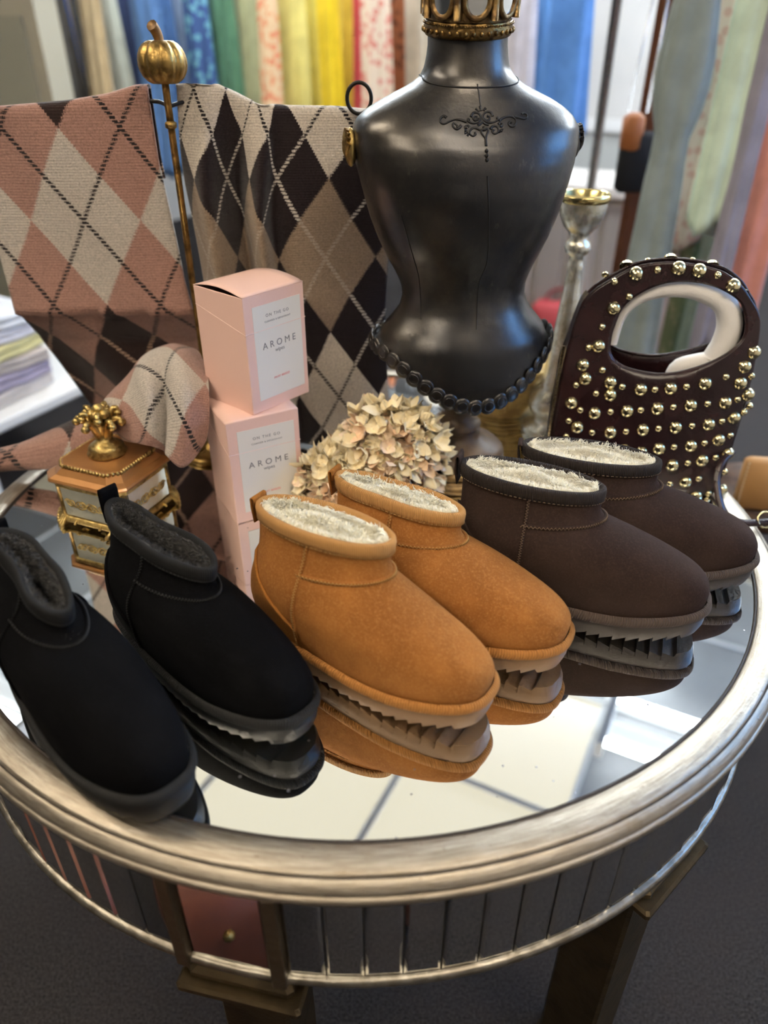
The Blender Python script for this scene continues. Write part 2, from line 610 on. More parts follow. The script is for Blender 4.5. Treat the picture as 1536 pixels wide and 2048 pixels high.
class BootForm:
    def __init__(s, ls=1., hs=1., ws=1., dxf=0., dxb=0., dw=0., dzf=0., pinch=0., sway=0., lean=0.):
        L = LV0.copy()
        L[:, 3] += dxf * RAMP
        L[:, 1] += dxb * RAMP
        L[:, 4] += dw * RAMP
        L[:, 2] += dzf * RAMP
        s.LV = L
        s.k = (ls, ls * ws, hs)
        s.pinch = pinch
        s.sway = sway
        s.lean = lean

    def lev(s, t):
        n = len(s.LV) - 1
        t = np.clip(np.asarray(t, float), 0, 1) * n
        i = np.clip(np.floor(t).astype(int), 0, n - 1)
        f = (t - i)[..., None]
        g = lambda k: s.LV[np.clip(k, 0, n)]
        p0, p1, p2, p3 = g(i - 1), g(i), g(i + 1), g(i + 2)
        return .5 * (2 * p1 + (p2 - p0) * f + (2 * p0 - 5 * p1 + 4 * p2 - p3) * f ** 2 + (3 * p1 - p0 - 3 * p2 + p3) * f ** 3)

    @staticmethod
    def lift(x):
        return .013 * np.clip((x - .13) / .137, 0, 1) ** 2

    def raw(s, t, th, o=0., dz=0.):
        t, th = np.broadcast_arrays(np.asarray(t, float), np.asarray(th, float))
        P = s.lev(t)
        zb, xb, zf, xf, W, q, m = [P[..., k] for k in range(7)]
        u = (1 - np.cos(th)) / 2
        x = xb - o + (xf - xb + 2 * o) * u
        b = np.abs(np.sin(th)) ** (2 * q)
        mw = np.interp(u, [0, .15, .4, .7, .85, 1], [.80, .79, .86, 1, 1., 1])
        y = np.sign(np.sin(th)) * np.maximum(W + o, .002) * b * (m * mw + (1 - m))
        r = np.clip((t - .45) / .55, 0, 1) ** 1.5
        y = y * (1 - s.pinch * r * np.exp(-((u - .42) / .2) ** 2)) + s.sway * r * np.sin(u * PI * 1.6) + s.lean * np.clip((t - .35) / .65, 0, 1) ** 1.3
        z = zb + (zf - zb) * u + s.lift(x) + dz
        return np.stack([x, y, z], -1)

    def p(s, t, th, o=0., dz=0.):
        return s.raw(t, th, o, dz) * np.array(s.k)

    def th(s, t, x, side):
        """angle of the point at length x on level t; side +1 left, -1 right"""
        P = s.lev(t)
        u = np.clip((x - P[..., 1]) / (P[..., 3] - P[..., 1]), 0, 1)
        a = np.arccos(1 - 2 * u)
        return a if side > 0 else 2 * PI - a


def suede(name, c1, c2, c3, spec=.18, sheen=.16):
    k = N(name)
    o = k.obj()
    big = k.noise(o, 14, 5, .6)
    nap = k.noise(o, 420, 4, .75)
    c = k.mix(k.sstep(big, .35, .68), c1, c2)
    c = k.mix(k.math('MULTIPLY', k.sstep(nap, .45, .75), .55), c, c3)
    k.l(c, k.b.inputs['Base Color'])
    k.b.inputs['Roughness'].default_value = .92
    k.b.inputs['Specular IOR Level'].default_value = spec
    k.b.inputs['Sheen Weight'].default_value = sheen
    k.b.inputs['Sheen Roughness'].default_value = .45
    k.b.inputs['Sheen Tint'].default_value = (*c3, 1)
    k.l(k.bump(nap, .0007, .8, k.bump(big, .003, .35)), k.b.inputs['Normal'])
    return k.m


def ribbed(name, col, diag=0., depth=.0008, freq=1., rough=.75):
    k = N(name)
    s = k.n('ShaderNodeSeparateXYZ')
    k.l(k.uv(), s.inputs[0])
    ph = k.math('ADD', k.math('MULTIPLY', s.outputs[0], freq), k.math('MULTIPLY', s.outputs[1], diag))
    w = k.math('SINE', k.math('MULTIPLY', ph, 2 * PI))
    h = k.math('MULTIPLY_ADD', w, .5, .5)
    nz = k.noise(k.obj(), 300, 3)
    c = k.mix(k.math('MULTIPLY', k.math('SUBTRACT', 1.0, h), .45), tuple(col), tuple(.45 * x for x in col))
    c = k.mix(k.math('MULTIPLY', nz, .25), c, tuple(min(1, x * 1.5) for x in col))
    k.l(c, k.b.inputs['Base Color'])
    k.b.inputs['Roughness'].default_value = rough
    k.b.inputs['Specular IOR Level'].default_value = .25
    k.l(k.bump(h, depth), k.b.inputs['Normal'])
    return k.m


KIND = dict(
    tan=dict(up=suede('tan_suede', (.26, .098, .022), (.37, .146, .034), (.50, .230, .070)),
             heel=suede('tan_heel_suede', (.26, .095, .018), (.36, .145, .030), (.48, .21, .05)),
             bind=ribbed('tan_ribbed_tape', (.56, .29, .10)), rand=ribbed('tan_rope_rand', (.42, .180, .045), 1.2, .0006),
             sole=mat('gum_sole', (.23, .130, .062), .55, bump=(300, .0003)),
             fur=mat('cream_plush', (1.0, .96, .80), .9, sheen=.6), stitch=mat('tan_thread', (.40, .22, .07), .8)),
    brown=dict(up=suede('brown_suede', (.026, .0145, .0115), (.040, .0235, .0185), (.062, .038, .030)),
               heel=suede('brown_heel_suede', (.028, .016, .013), (.042, .026, .020), (.07, .045, .035)),
               bind=ribbed('brown_ribbed_tape', (.030, .022, .019)), rand=ribbed('brown_rope_rand', (.085, .062, .052), 1.2, .0007),
               sole=mat('taupe_sole', (.050, .041, .036), .55, bump=(300, .0003)),
               fur=mat('cream_plush_pale', (1.0, .96, .82), .9, sheen=.6), stitch=mat('brown_thread', (.13, .085, .055), .8)),
    black=dict(up=suede('black_suede', (.0022, .0022, .0027), (.0042, .0042, .0050), (.009, .009, .0105), .06, .04),
               heel=suede('black_heel_suede', (.0022, .0022, .0027), (.0042, .0042, .0050), (.009, .009, .0105), .06, .04),
               bind=ribbed('black_ribbed_tape', (.0095, .0095, .010), depth=.0004), rand=ribbed('black_rope_rand', (.022, .022, .022), 1.2, .0008),
               sole=mat('black_sole', (.014, .014, .014), .5, bump=(300, .0003)),
               fur=mat('black_plush', (.022, .020, .019), .9, sheen=.25), stitch=mat('black_thread', (.020, .020, .021), .7)))


def make_boot(label, group, x, y, yaw, kind, seed=0, tab=1., **form):
    bt = BootForm(**form)
    mt = KIND[kind]
    r_ = np.random.default_rng(seed)
    t = thing('ankle_boot', label, 'boot', (x, y, TZ + .0006), yaw, group)
    sc = np.array(bt.k)
    # sole: toothed underside, tapering walls
    xs = [.0035, .004, .006, .009, .013]
    tooth = .0128
    xx = .018
    while xx < .247:
        xs += [xx, xx + tooth - .0007]
        xx += tooth
    xs += [.250, .254, .258, .2615, .2640, .2658, .2668, .2672]
    xs = np.array(sorted(xs))
    P0 = bt.lev(0.)
    xb, xf = P0[1], P0[3]
    xs = np.clip(xs, xb - .0039 + .0001, xf + .0039)
    xs = np.concatenate([[xb - .00385], xs, [xf + .0020, xf + .0034, xf + .0039]])
    xs = np.unique(np.round(xs, 6))
    rows = []
    for X in xs:
        ph = ((X - .018) / tooth) % 1.0
        inr = 1.0 if .018 <= X <= .248 else 0.
        tz = .0050 * (ph if .03 < ph < .97 else 0.0) * inr
        sec = []
        for (o, dz) in ((.0015, -.006), (.0035, -.012), (.0028, -.022), (.0000, -.030)):
            u = np.clip((X - (xb - o)) / (xf - xb + 2 * o), 0, 1)
            th = math.acos(1 - 2 * u)
            q = bt.raw(0., th, o, dz)
            q[0] = xb - o + (xf - xb + 2 * o) * u
            if dz == -.030:
                q[2] += tz
            sec.append(q)
        left = [s * sc for s in sec]
        right = [s * sc * np.array([1, -1, 1]) for s in sec]
        rows.append(left + right[::-1])
    V, Fc = gridf(np.array(rows), cv=True)
    n_, m_ = len(rows), 8
    Fc = list(Fc) + [tuple(range(m_)), tuple(range((n_ - 1) * m_, n_ * m_))[::-1]]
    obj('sole', V, Fc, mt['sole'], t, sharp=35)
    # rand: the rope-textured band above the sole
    th = np.linspace(0, 2 * PI, 181)
    prof = [(.0024 + .0046 * math.cos(a), -.0030 + .0058 * math.sin(a)) for a in np.linspace(-1.5, 1.75, 9)]
    P = np.stack([bt.p(0., th, o, dz) for o, dz in prof], 1)
    arc = np.concatenate([[0], np.cumsum(np.linalg.norm(np.diff(P[:, 4], axis=0), axis=1))])
    uv = np.stack(np.broadcast_arrays(np.round(arc[-1] / .0026) * (arc / arc[-1])[:, None], np.linspace(0, 1, 9)[None, :]), -1).reshape(-1, 2)
    V, Fc = gridf(P)
    obj('rand', V, Fc, mt['rand'], t, uv=uv)
    # upper
    lv = np.linspace(0, .965, 44)
    tt = np.arange(120) * 2 * PI / 120
    P = np.stack([bt.p(a, tt) for a in lv], 0)
    V, Fc = gridf(P, cv=True)
    obj('upper', V, Fc, mt['up'], t)
    # heel counter patch and its raised edge
    hx = np.linspace(0, .083, 16)
    ht = np.interp(hx, [0, .012, .03, .05, .066, .083], [.66, .60, .44, .32, .25, .20])
    thp = np.array([bt.th(a, X, 1) for a, X in zip(ht, hx)])
    thf = np.concatenate([-thp[::-1], thp[1:]])
    htf = np.concatenate([ht[::-1], ht[1:]])
    P = np.stack([bt.p(htf * f, thf * (1 - .0 * f),   .0019 if f < 1 else .0006) for f in np.linspace(0.02, 1, 12)], 0)
    V, Fc = gridf(P)
    hc = obj('heel_counter', V, Fc, mt['heel'], t)
    MB().tube(bt.p(htf, thf, .0014), .0017, 6).build('edge_piping', mt['heel'], hc)
    # collar binding
    prof = [(.905, .0004, 0), (.905, .0022, 0), (.94, .0030, 0), (.98, .0033, 0), (1., .0026, .0018), (1., .0002, .0032), (1., -.0030, .0022), (.985, -.0050, 0), (.955, -.0055, 0)]
    P = np.stack([bt.p(a, th, o, dz) for a, o, dz in prof], 1)
    arc = np.concatenate([[0], np.cumsum(np.linalg.norm(np.diff(P[:, 3], axis=0), axis=1))])
    uv = np.stack(np.broadcast_arrays(np.round(arc[-1] / .0020) * (arc / arc[-1])[:, None], np.linspace(0, 1, 9)[None, :]), -1).reshape(-1, 2)
    V, Fc = gridf(P)
    cb = obj('collar_binding', V, Fc, mt['bind'], t, uv=uv)
    st = MB()
    for a in np.arange(0, 2 * PI, 2 * PI / 96):
        st.tube(bt.p(.912, np.array([a, a + .036]), .0026), .00055, 4)
    st.build('stitching', mt['stitch'], cb)
    # zigzag seams: both side seams and the ankle seam
    def seam(name, ts, ths, amp=.0013):
        path = bt.p(ts, ths, .0005)
        n = int(np.sum(np.linalg.norm(np.diff(path, axis=0), axis=1)) / .0015)
        f = np.linspace(0, 1, n)
        ti, ai = np.interp(f, np.linspace(0, 1, len(ts)), ts), np.interp(f, np.linspace(0, 1, len(ts)), ths)
        c0 = bt.p(ti, ai, .0004)
        tg = np.gradient(c0, axis=0)
        tg /= np.linalg.norm(tg, axis=1)[:, None] + 1e-9
        nr = bt.p(ti, ai, .003) - c0
        nr /= np.linalg.norm(nr, axis=1)[:, None] + 1e-9
        sd = np.cross(tg, nr)
        s_ = MB().tube(c0, .0019, 6).build(name, mt['up'], t)
        zz = bt.p(ti, ai, .0021) + sd * (amp * ((np.arange(n) % 2) * 2 - 1))[:, None]
        MB().tube(zz, .00075, 4).build('stitching', mt['stitch'], s_)
    for side in (1, -1):
        ts = np.linspace(.905, .01, 20)
        ths = np.array([bt.th(a, np.interp(a, [0, .3, .6, .905], [.082, .082, .084, .086]) + (form.get('dxf', 0) * .4 + form.get('dxb', 0) * .6) * np.interp(a, [.4, .9], [0, 1]), side) for a in ts])
        seam('side_seam', ts, ths)
    f = np.linspace(0, 1, 60)
    ts = .685 + .045 * np.sin(f * PI) ** 1.5
    a0 = bt.th(.685, .080 + (form.get('dxf', 0) * .4 + form.get('dxb', 0) * .6) * .4, 1)
    seam('ankle_seam', ts, a0 + (2 * PI - 2 * a0) * f)
    # plush lining with fibres
    if kind == 'black':
        ring = [(1., -.0040, .0), (.985, -.0065, 0), (.955, -.0085, 0), (.90, -.0105, 0), (.83, -.012, 0), (.76, -.0125, 0), (.70, -.0130, 0)]
    else:
        ring = [(1., -.0035, .0), (.985, -.0055, 0), (.97, -.0068, 0), (.955, -.0080, 0), (.94, -.0095, 0), (.925, -.011, 0), (.91, -.0125, 0)]
    tf = np.arange(96) * 2 * PI / 96
    P = np.stack([bt.p(a, tf, o, dz) for a, o, dz in ring], 0)
    jit = r_.normal(0, .0006, P.shape[:2])[..., None] * np.array([1, 1, 1])
    P = P + jit
    V, Fc = gridf(P, cv=True)
    V = [tuple(v) for v in V]
    Fc = list(Fc)
    cc = P[-1].mean(0) + np.array([0, 0, .002 if kind == 'black' else .0095])
    base = (len(ring) - 1) * 96
    half = [tuple(.5 * P[-1][i] + .5 * cc + np.array([0, 0, .003])) for i in range(96)]
    hb = len(V)
    V += half
    V.append(tuple(cc + np.array([0, 0, .003])))
    for i in range(96):
        j = (i + 1) % 96
        Fc += [(base + i, base + j, hb + j, hb + i), (hb + i, hb + j, len(V) - 1)]
    li = obj('lining', V, Fc, mt['fur'], t)
    nf = 6500
    f_a = r_.uniform(0, 2 * PI, nf)
    f_s = r_.uniform(ring[-1][0], .995, nf)
    oo = np.interp(f_s, [q[0] for q in ring[::-1]], [q[1] for q in ring[::-1]])
    p = bt.p(f_s, f_a, oo)
    inn = bt.p(f_s, f_a, oo - .003) - p
    inn /= np.linalg.norm(inn, axis=1)[:, None] + 1e-9
    ncap = 4500
    idx = r_.integers(0, 96, ncap)
    w = r_.uniform(0, 1, ncap)[:, None] ** .6
    pc = P[-1][idx] * w + (cc + np.array([0, 0, .004])) * (1 - w)
    p = np.concatenate([p, pc])
    inn = np.concatenate([inn, r_.normal(0, .4, (ncap, 3))])
    cl = np.stack([np.sin(p[:, 0] * 420 + 3 * np.sin(p[:, 1] * 300)), np.cos(p[:, 1] * 480 + p[:, 2] * 300), np.zeros(len(p))], 1)
    d = inn * .75 + np.array([0, 0, .75]) + cl * .45 + r_.normal(0, .28, p.shape)
    d /= np.linalg.norm(d, axis=1)[:, None]
    ln = r_.uniform(.005, .0100, len(p))[:, None] * (1.1 if kind != 'black' else .75)
    sd = np.cross(d, r_.normal(0, 1, p.shape))
    sd /= np.linalg.norm(sd, axis=1)[:, None] + 1e-9
    wd = .00045
    tip = p + d * ln + np.array([0, 0, -1]) * ln * .25
    mid = p + d * ln * .55
    VV = np.stack([p - sd * wd, p + sd * wd, mid + sd * wd * .8, mid - sd * wd * .8, tip], 1).reshape(-1, 3)
    n5 = np.arange(len(p)) * 5
    FF = [(a, a + 1, a + 2, a + 3) for a in n5] + [(a + 3, a + 2, a + 4) for a in n5]
    pf = obj('plush_fibres', VV, FF, mt['fur'], li)
    pf['kind'] = 'stuff'
    # pull tab at the heel
    ztop = bt.p(1., 0.)
    hz = .010 * tab
    pr = [(-.0035, -.022), (-.0060, -.006), (-.0062, hz * .7), (-.0048, hz), (-.0022, hz), (-.0008, hz * .7), (-.0008, -.004)]
    P = np.stack([np.stack([ztop[0] + np.full(6, a), ztop[1] + np.linspace(-.0095, .0095, 6), np.full(6, ztop[2] + b)], 1) for a, b in pr], 0)
    V, Fc = gridf(P)
    ptb = obj('pull_tab', V, Fc, mt['heel'], t)
    sm = ptb.modifiers.new('thickness', 'SOLIDIFY')
    sm.thickness = .0012
    return t


make_boot('black suede ankle boot nearest the left table edge, its collar squeezed into a narrow slit', 'black suede pair', -.3325, -.2760, D(-43), 'black', 1, .9, ws=.95, hs=1.06, dxf=-.026, dw=-.024, dzf=-.016, pinch=.26, sway=.004, lean=.010)
make_boot('black suede ankle boot with dark plush lining, touching the tan boot', 'black suede pair', -.2500, -.2120, D(-39), 'black', 2, 1.5, ws=.93, hs=.99, dxf=-.008, dxb=-.006, dw=-.020, dzf=-.012, pinch=.22, sway=-.004, lean=.010)
make_boot('tan suede ankle boot with wide open cream plush collar, beside the black boots', 'tan suede pair', -.1042, -.2115, -.5832, 'tan', 3, .6, hs=.985, dw=-.016, lean=.011, dxf=.002, dxb=-.006, dzf=.013)
make_boot('tan suede ankle boot half hidden behind the front tan boot, next to the flowers', 'tan suede pair', -.0310, -.1580, -.5000, 'tan', 4, .7, hs=.965, dw=-.022, pinch=.15, lean=.014, dxf=-.010, dxb=-.008)
make_boot('dark brown suede ankle boot with cream plush collar, between tan boot and other brown boot', 'dark brown suede pair', .1000, -.1430, -.3350, 'brown', 5, 1.1, ls=1.02, hs=1.015, dw=-.016, lean=.011, dxf=-.005, dxb=-.004)
make_boot('dark brown suede ankle boot standing against the studded handbag', 'dark brown suede pair', .1762, -.0848, -.2239, 'brown', 6, .3, ls=1.025, hs=.955, dw=-.016, lean=.011, dxf=-.004, dxb=-.004)

# ------------------------------------------------------------------ pink boxes
PINK = mat('pink_card', (.80, .53, .455), .55, bump=(200, .0002))
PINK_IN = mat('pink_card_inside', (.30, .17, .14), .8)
LABEL_W = mat('label_paper', (.76, .72, .66), .6)
INK = mat('grey_ink', (.19, .18, .18), .6)
INK_RED = mat('coral_ink', (.75, .16, .15), .6)
CREASE = mat('card_crease', (.90, .66, .58), .5)


def text(name, body, size, m, parent, loc, spacing=1.0):
    cu = bpy.data.curves.new(name, 'FONT')
    cu.body = body
    cu.size = size
    cu.align_x = 'CENTER'
    cu.space_character = spacing
    cu.extrude = .00012
    cu.resolution_u = 3
    cu.materials.append(m)
    o = bpy.data.objects.new(name, cu)
    C.objects.link(o)
    me = bpy.data.meshes.new_from_object(o)
    bpy.data.objects.remove(o)
    o = inst(name, me, parent)
    o.location = loc
    o.rotation_euler = (PI / 2, 0, 0)
    return o


def pink_box(label, cx, cy, a, z, bulge):
    w, d, h = .0945, .088, .142
    c, s = math.cos(a), math.sin(a)
    x, y = cx + c * w / 2 - s * d / 2, cy + s * w / 2 + c * d / 2
    t = thing('perfumed_wipes_box', label, 'box', (x, y, z), a, 'stacked pink boxes')
    x0, x1, y0, y1 = -w / 2, w / 2, -d / 2, d / 2
    b = MB().bbox(x0, x1, y0, y1, 0, h, .0007)
    b.F = b.F[:-1]
    b.build('carton', PINK, t, False)
    MB().box(x0 + .001, x1 - .001, y0 + .001, y1 - .001, h - .012, h - .0105).build('inner_flap', PINK_IN, t, False)
    v = np.linspace(0, 1, 13)
    P = np.stack([np.stack([np.full(13, X), y0 + d * v, h + bulge * np.sin(v * PI) ** .9 + .0004], 1) for X in np.linspace(x0, x1, 8)], 0)
    V, Fc = gridf(P)
    fl = obj('top_flap', V, Fc, PINK, t)
    m_ = fl.modifiers.new('card', 'SOLIDIFY')
    m_.thickness = .0007
    lb = MB().box(x0 + w * .135, x1 - w * .075, y0 - .0004, y0 + .0002, h * .10, h * .905).build('label', LABEL_W, t, False)
    mid = w * .03
    yy = y0 - .0005
    text('lettering', 'ON THE GO', .0052, INK, lb, (mid, yy, h * .80), 1.35)
    text('lettering', 'CLEANSER & DEODORANT', .0029, INK, lb, (mid, yy, h * .755), 1.2)
    text('lettering', 'A R O M E', .0116, INK, lb, (mid, yy, h * .535), 1.02)
    text('lettering', 'wipes', .0066, INK, lb, (mid, yy, h * .488), 1.0)
    text('lettering', 'FRUIT BREEZE', .0036, INK_RED, lb, (mid, yy, h * .255), 1.15)
    cr = MB()
    zc = h * .70
    cr.tube([(x0 - .0002, y0 - .0002, zc), (x1 + .0002, y0 - .0002, zc)], .00045, 5)
    cr.tube([(x0 - .0002, y0 - .0002, zc), (x0 - .0002, y1, h * .845)], .00030, 5)
    cr.tube([(x1 + .0002, y0 - .0002, zc), (x1 + .0002, y1, h * .845)], .00030, 5)
    cr.build('tear_line', CREASE, t)
    return t


pink_box('pink carton standing on the mirror, lower of the two stacked boxes', -.1631, -.0268, .51, TZ + .0006, .0012)
pink_box('pink carton with bowed open top, on top of the other pink box', -.1322, -.0034, .8622, TZ + .1438, .0055)

# ------------------------------------------------------------------ jewellery casket
COPPER = mat('copper_lacquer', (.50, .24, .085), .32, .55, (.40, .18, .06), 8, coat=.3)
GLASS_PALE = mat('antiqued_mirror_glass', (.66, .65, .55), .22, .55, (.56, .55, .47), 30)
CZ = .87
cs = thing('jewellery_casket', 'gilt and copper jewellery casket with scroll painted glass sides and leaf knob', 'box', (-.327, .013, TZ), D(-22))
HA, CH = .055, .015


def octa(k, z, a=HA, c=CH):
    s = a * k
    c = c * k
    return [(s - c, -s, z * CZ), (s, -s + c, z * CZ), (s, s - c, z * CZ), (s - c, s, z * CZ), (-s + c, s, z * CZ), (-s, s - c, z * CZ), (-s, -s + c, z * CZ), (-s + c, -s, z * CZ)]


def octa_loft(prof, name, m, parent, cap=True, smooth=False):
    P = np.array([octa(k, z) for k, z in prof])
    V, Fc = gridf(P, cv=True, flip=True)
    Fc = list(Fc)
    if cap:
        Fc += [tuple(range(8))[::-1], tuple(range(len(V) - 8, len(V)))]
    return obj(name, V, Fc, m, parent, smooth)


octa_loft([(.94, .010), (.94, .070)], 'body', mat('casket_lining', (.20, .14, .08), .7), cs)
octa_loft([(1.06, .007), (1.08, .010), (1.03, .0135), (1.0, .015), (.95, .015)], 'base_moulding', GILT, cs)
octa_loft([(.98, .062), (1.02, .064), (1.03, .070), (.97, .072)], 'top_rail', GILT, cs)
lid = octa_loft([(1.04, .072), (1.115, .0735), (1.13, .0765), (1.10, .079), (.97, .083), (.855, .0905), (.835, .0915)], 'lid', COPPER, cs)
octa_loft([(.835, .0915), (.84, .0955), (.80, .0965), (.0, .0970)], 'lid_top', COPPER, lid, cap=False)
br = MB()
ring = np.array(octa(.842, .0935))
for i in range(8):
    p0, p1 = ring[i], ring[(i + 1) % 8]
    n_ = max(2, int(np.linalg.norm(p1 - p0) / .0048))
    for k_ in range(n_):
        q = p0 + (p1 - p0) * (k_ + .5) / n_
        br.sphere(q, (.0026, .0026, .0030), 6, 4)
br.build('braid_border', GILT, lid)
for i in range(4):
    ang = i * PI / 2
    c, s = math.cos(ang), math.sin(ang)
    R = np.array([[c, -s, 0], [s, c, 0], [0, 0, 1]])
    hw = HA - CH - .003
    V = np.array([(-hw, -HA * .985, .0165), (hw, -HA * .985, .0165), (hw, -HA * .985, .0625), (-hw, -HA * .985, .0625),
                  (-hw, -HA * .95, .0165), (hw, -HA * .95, .0165), (hw, -HA * .95, .0625), (-hw, -HA * .95, .0625)]) * np.array([1, 1, CZ]) @ R.T
    gp = obj('glass_panel', V, [(0, 1, 2, 3), (5, 4, 7, 6), (0, 4, 5, 1), (3, 2, 6, 7), (1, 5, 6, 2), (0, 3, 7, 4)], GLASS_PALE, cs, False)
    sc_ = MB()
    for sgn in (1, -1):
        tt = np.linspace(0, 1, 40)
        for (cx, cz, r0, turns, ph) in ((.010, .039, .0085, 1.6, 2.6), (.024, .040, .0070, -1.5, .4), (.004, .036, .004, 1.2, 0.)):
            a_ = ph + turns * 2 * PI * tt
            rr = r0 * (1 - .8 * tt)
            P = np.stack([sgn * (cx + rr * np.cos(a_)), np.full(40, -HA * .992), (cz + rr * np.sin(a_)) * CZ], 1) @ R.T
            sc_.tube(P, .0009, 5)
        P = np.stack([sgn * np.linspace(0, .034, 20), np.full(20, -HA * .992), (.039 + .006 * np.sin(np.linspace(0, 9, 20))) * CZ], 1) @ R.T
        sc_.tube(P, .0008, 5)
    sc_.build('scroll_painting', GILT, gp)
    cp = MB()
    a45 = ang + PI / 4
    for k_ in (-1, 0, 1):
        px_, py_ = (HA - CH / 2) * math.sqrt(2) * .985, k_ * .0052
        cp.tube([(px_ * math.cos(a45 - PI / 2) - py_ * math.sin(a45 - PI / 2), px_ * math.sin(a45 - PI / 2) + py_ * math.cos(a45 - PI / 2), z) for z in (.012, .034, .057)], .0034, 8)
    cp.build('corner_post', BRASS, cs)
    ft = MB()
    dv = np.array([math.cos(a45 - PI / 2), math.sin(a45 - PI / 2), 0])
    sv = np.array([-dv[1], dv[0], 0])
    for k_ in range(-3, 4):
        f = k_ / 3
        tt = np.linspace(0, 1, 8)
        P = [dv * (.060 + .016 * t_ ** .8 * (1 - .2 * f * f)) + sv * (f * (.005 + .018 * t_)) + np.array([0, 0, .0115 - .0078 * t_ + .002 * math.sin(t_ * PI)]) for t_ in tt]
        ft.tube(P, .0030 * (1 - .35 * tt), 7)
        ft.sphere(P[-1], .0030, 8, 5)
    for s_ in (-1, 1):
        a_ = np.linspace(0, 2.6 * PI, 26)
        rr = .0040 * (1 - a_ / (3.1 * PI))
        P = [dv * (.0575 - .0008 * i_) + sv * s_ * (.026 + r_ * math.cos(q)) + np.array([0, 0, .0065 + r_ * math.sin(q)]) for i_, (q, r_) in enumerate(zip(a_ , rr))]
        ft.tube(P, .0019, 7)
    ft.build('foot', GILT, cs)
kn = MB().lathe([(.0, .097), (.021, .0972), (.022, .099), (.019, .102), (.020, .105), (.017, .109), (.010, .113), (.0065, .117), (.0065, .122), (0, .123)], 28)
kn.V = [(x * 1.12, y * 1.12, z * 1.1 - .0223) for x, y, z in kn.V]
kn.build('knob_base', GILT, lid)
lf = MB()
for k_ in range(11):
    a_ = k_ * 2 * PI / 11 + .2
    el = .9 if k_ % 2 else 1.2
    tt = np.linspace(0, 1, 10)
    P = [(math.cos(a_) * (.004 + .020 * el * t_ ** 1.1 - .004 * max(0, t_ - .8) * 5), math.sin(a_) * (.004 + .020 * el * t_ ** 1.1 - .004 * max(0, t_ - .8) * 5), .117 + (.034 if k_ % 2 else .026) * math.sin(t_ * 2.2) / 1.0) for t_ in tt]
    lf.tube(P, .0045 * (1 - .45 * tt), 7)
    lf.sphere(P[-1], .0046, 8, 5)
for k_ in range(5):
    a_ = k_ * 2 * PI / 5
    lf.sphere((.007 * math.cos(a_), .007 * math.sin(a_), .146), .0062, 8, 5)
lf.sphere((0, 0, .152), .0065, 8, 5)
lf.V = [(x * 1.2, y * 1.2, z * 1.1 - .0223) for x, y, z in lf.V]
lf.build('leaf_knob', GILT, lid)

# ------------------------------------------------------------------ scarf stand
st = thing('scarf_stand', 'thin brass scarf stand with a brass pumpkin finial and scrolled iron arms', 'stand', (-.230, .175, TZ))
MB().tube([(0, 0, .012), (0, 0, .2), (0, 0, .490)], .0042, 10).build('pole', BRASS, st)
MB().lathe([(0, 0), (.048, 0), (.049, .005), (.04, .008), (.02, .012), (.008, .022), (.005, .03)], 32).build('base', BRASS, st)
MB().lathe([(.0040, .438), (.0070, .440), (.0070, .445), (.0040, .447)], 14).build('collar_ring', BRASS, st)
nph, nth = 14, 72
ph = np.linspace(0.02, PI - .02, nph)
th = np.arange(nth) * 2 * PI / nth
rib = 1 - .10 * np.abs(np.cos(th * 9 / 2)) ** 6
P = np.stack([np.stack([.0285 * rib * math.sin(p) ** .85 * np.cos(th), .0285 * rib * math.sin(p) ** .85 * np.sin(th), .507 + .0245 * math.cos(p) * (1 - .18 * math.exp(-(math.sin(p) / .3) ** 2)) + 0 * th], 1) for p in ph], 0)
V, Fc = gridf(P, cv=True)
pk = obj('pumpkin_finial', V, list(Fc) + [tuple(range(nth)), tuple(range((nph - 1) * nth, nph * nth))[::-1]], BRASS, st)
sp = spline([(0, 0, .526), (-.0005, -.001, .532), (-.002, -.004, .5385), (-.004, -.009, .543)], 12)
MB().tube(sp, np.linspace(.0052, .0064, 12), 9).build('pumpkin_stem', mat('stem_brass', (.22, .13, .06), .5, .8, (.35, .2, .09), 90), pk)
for s_ in (1, -1):
    ar = [(0, .0, .462), (.02 * s_, .024, .466), (.06 * s_, .034, .464), (.13 * s_, .035, .446), (.195 * s_, .034, .442), (.222 * s_, .026, .449)]
    pts = list(spline(ar, 24))
    a_ = np.linspace(-.9, 2 * PI - 1.1, 26)
    cxr = np.array([.2265 * s_, .012, .470])
    pts += [cxr + np.array([s_ * .0145 * math.cos(q), 0, .0165 * math.sin(q)]) for q in a_]
    MB().tube(pts, .0024, 8).build('scrolled_arm', BLACK_IRON, st)


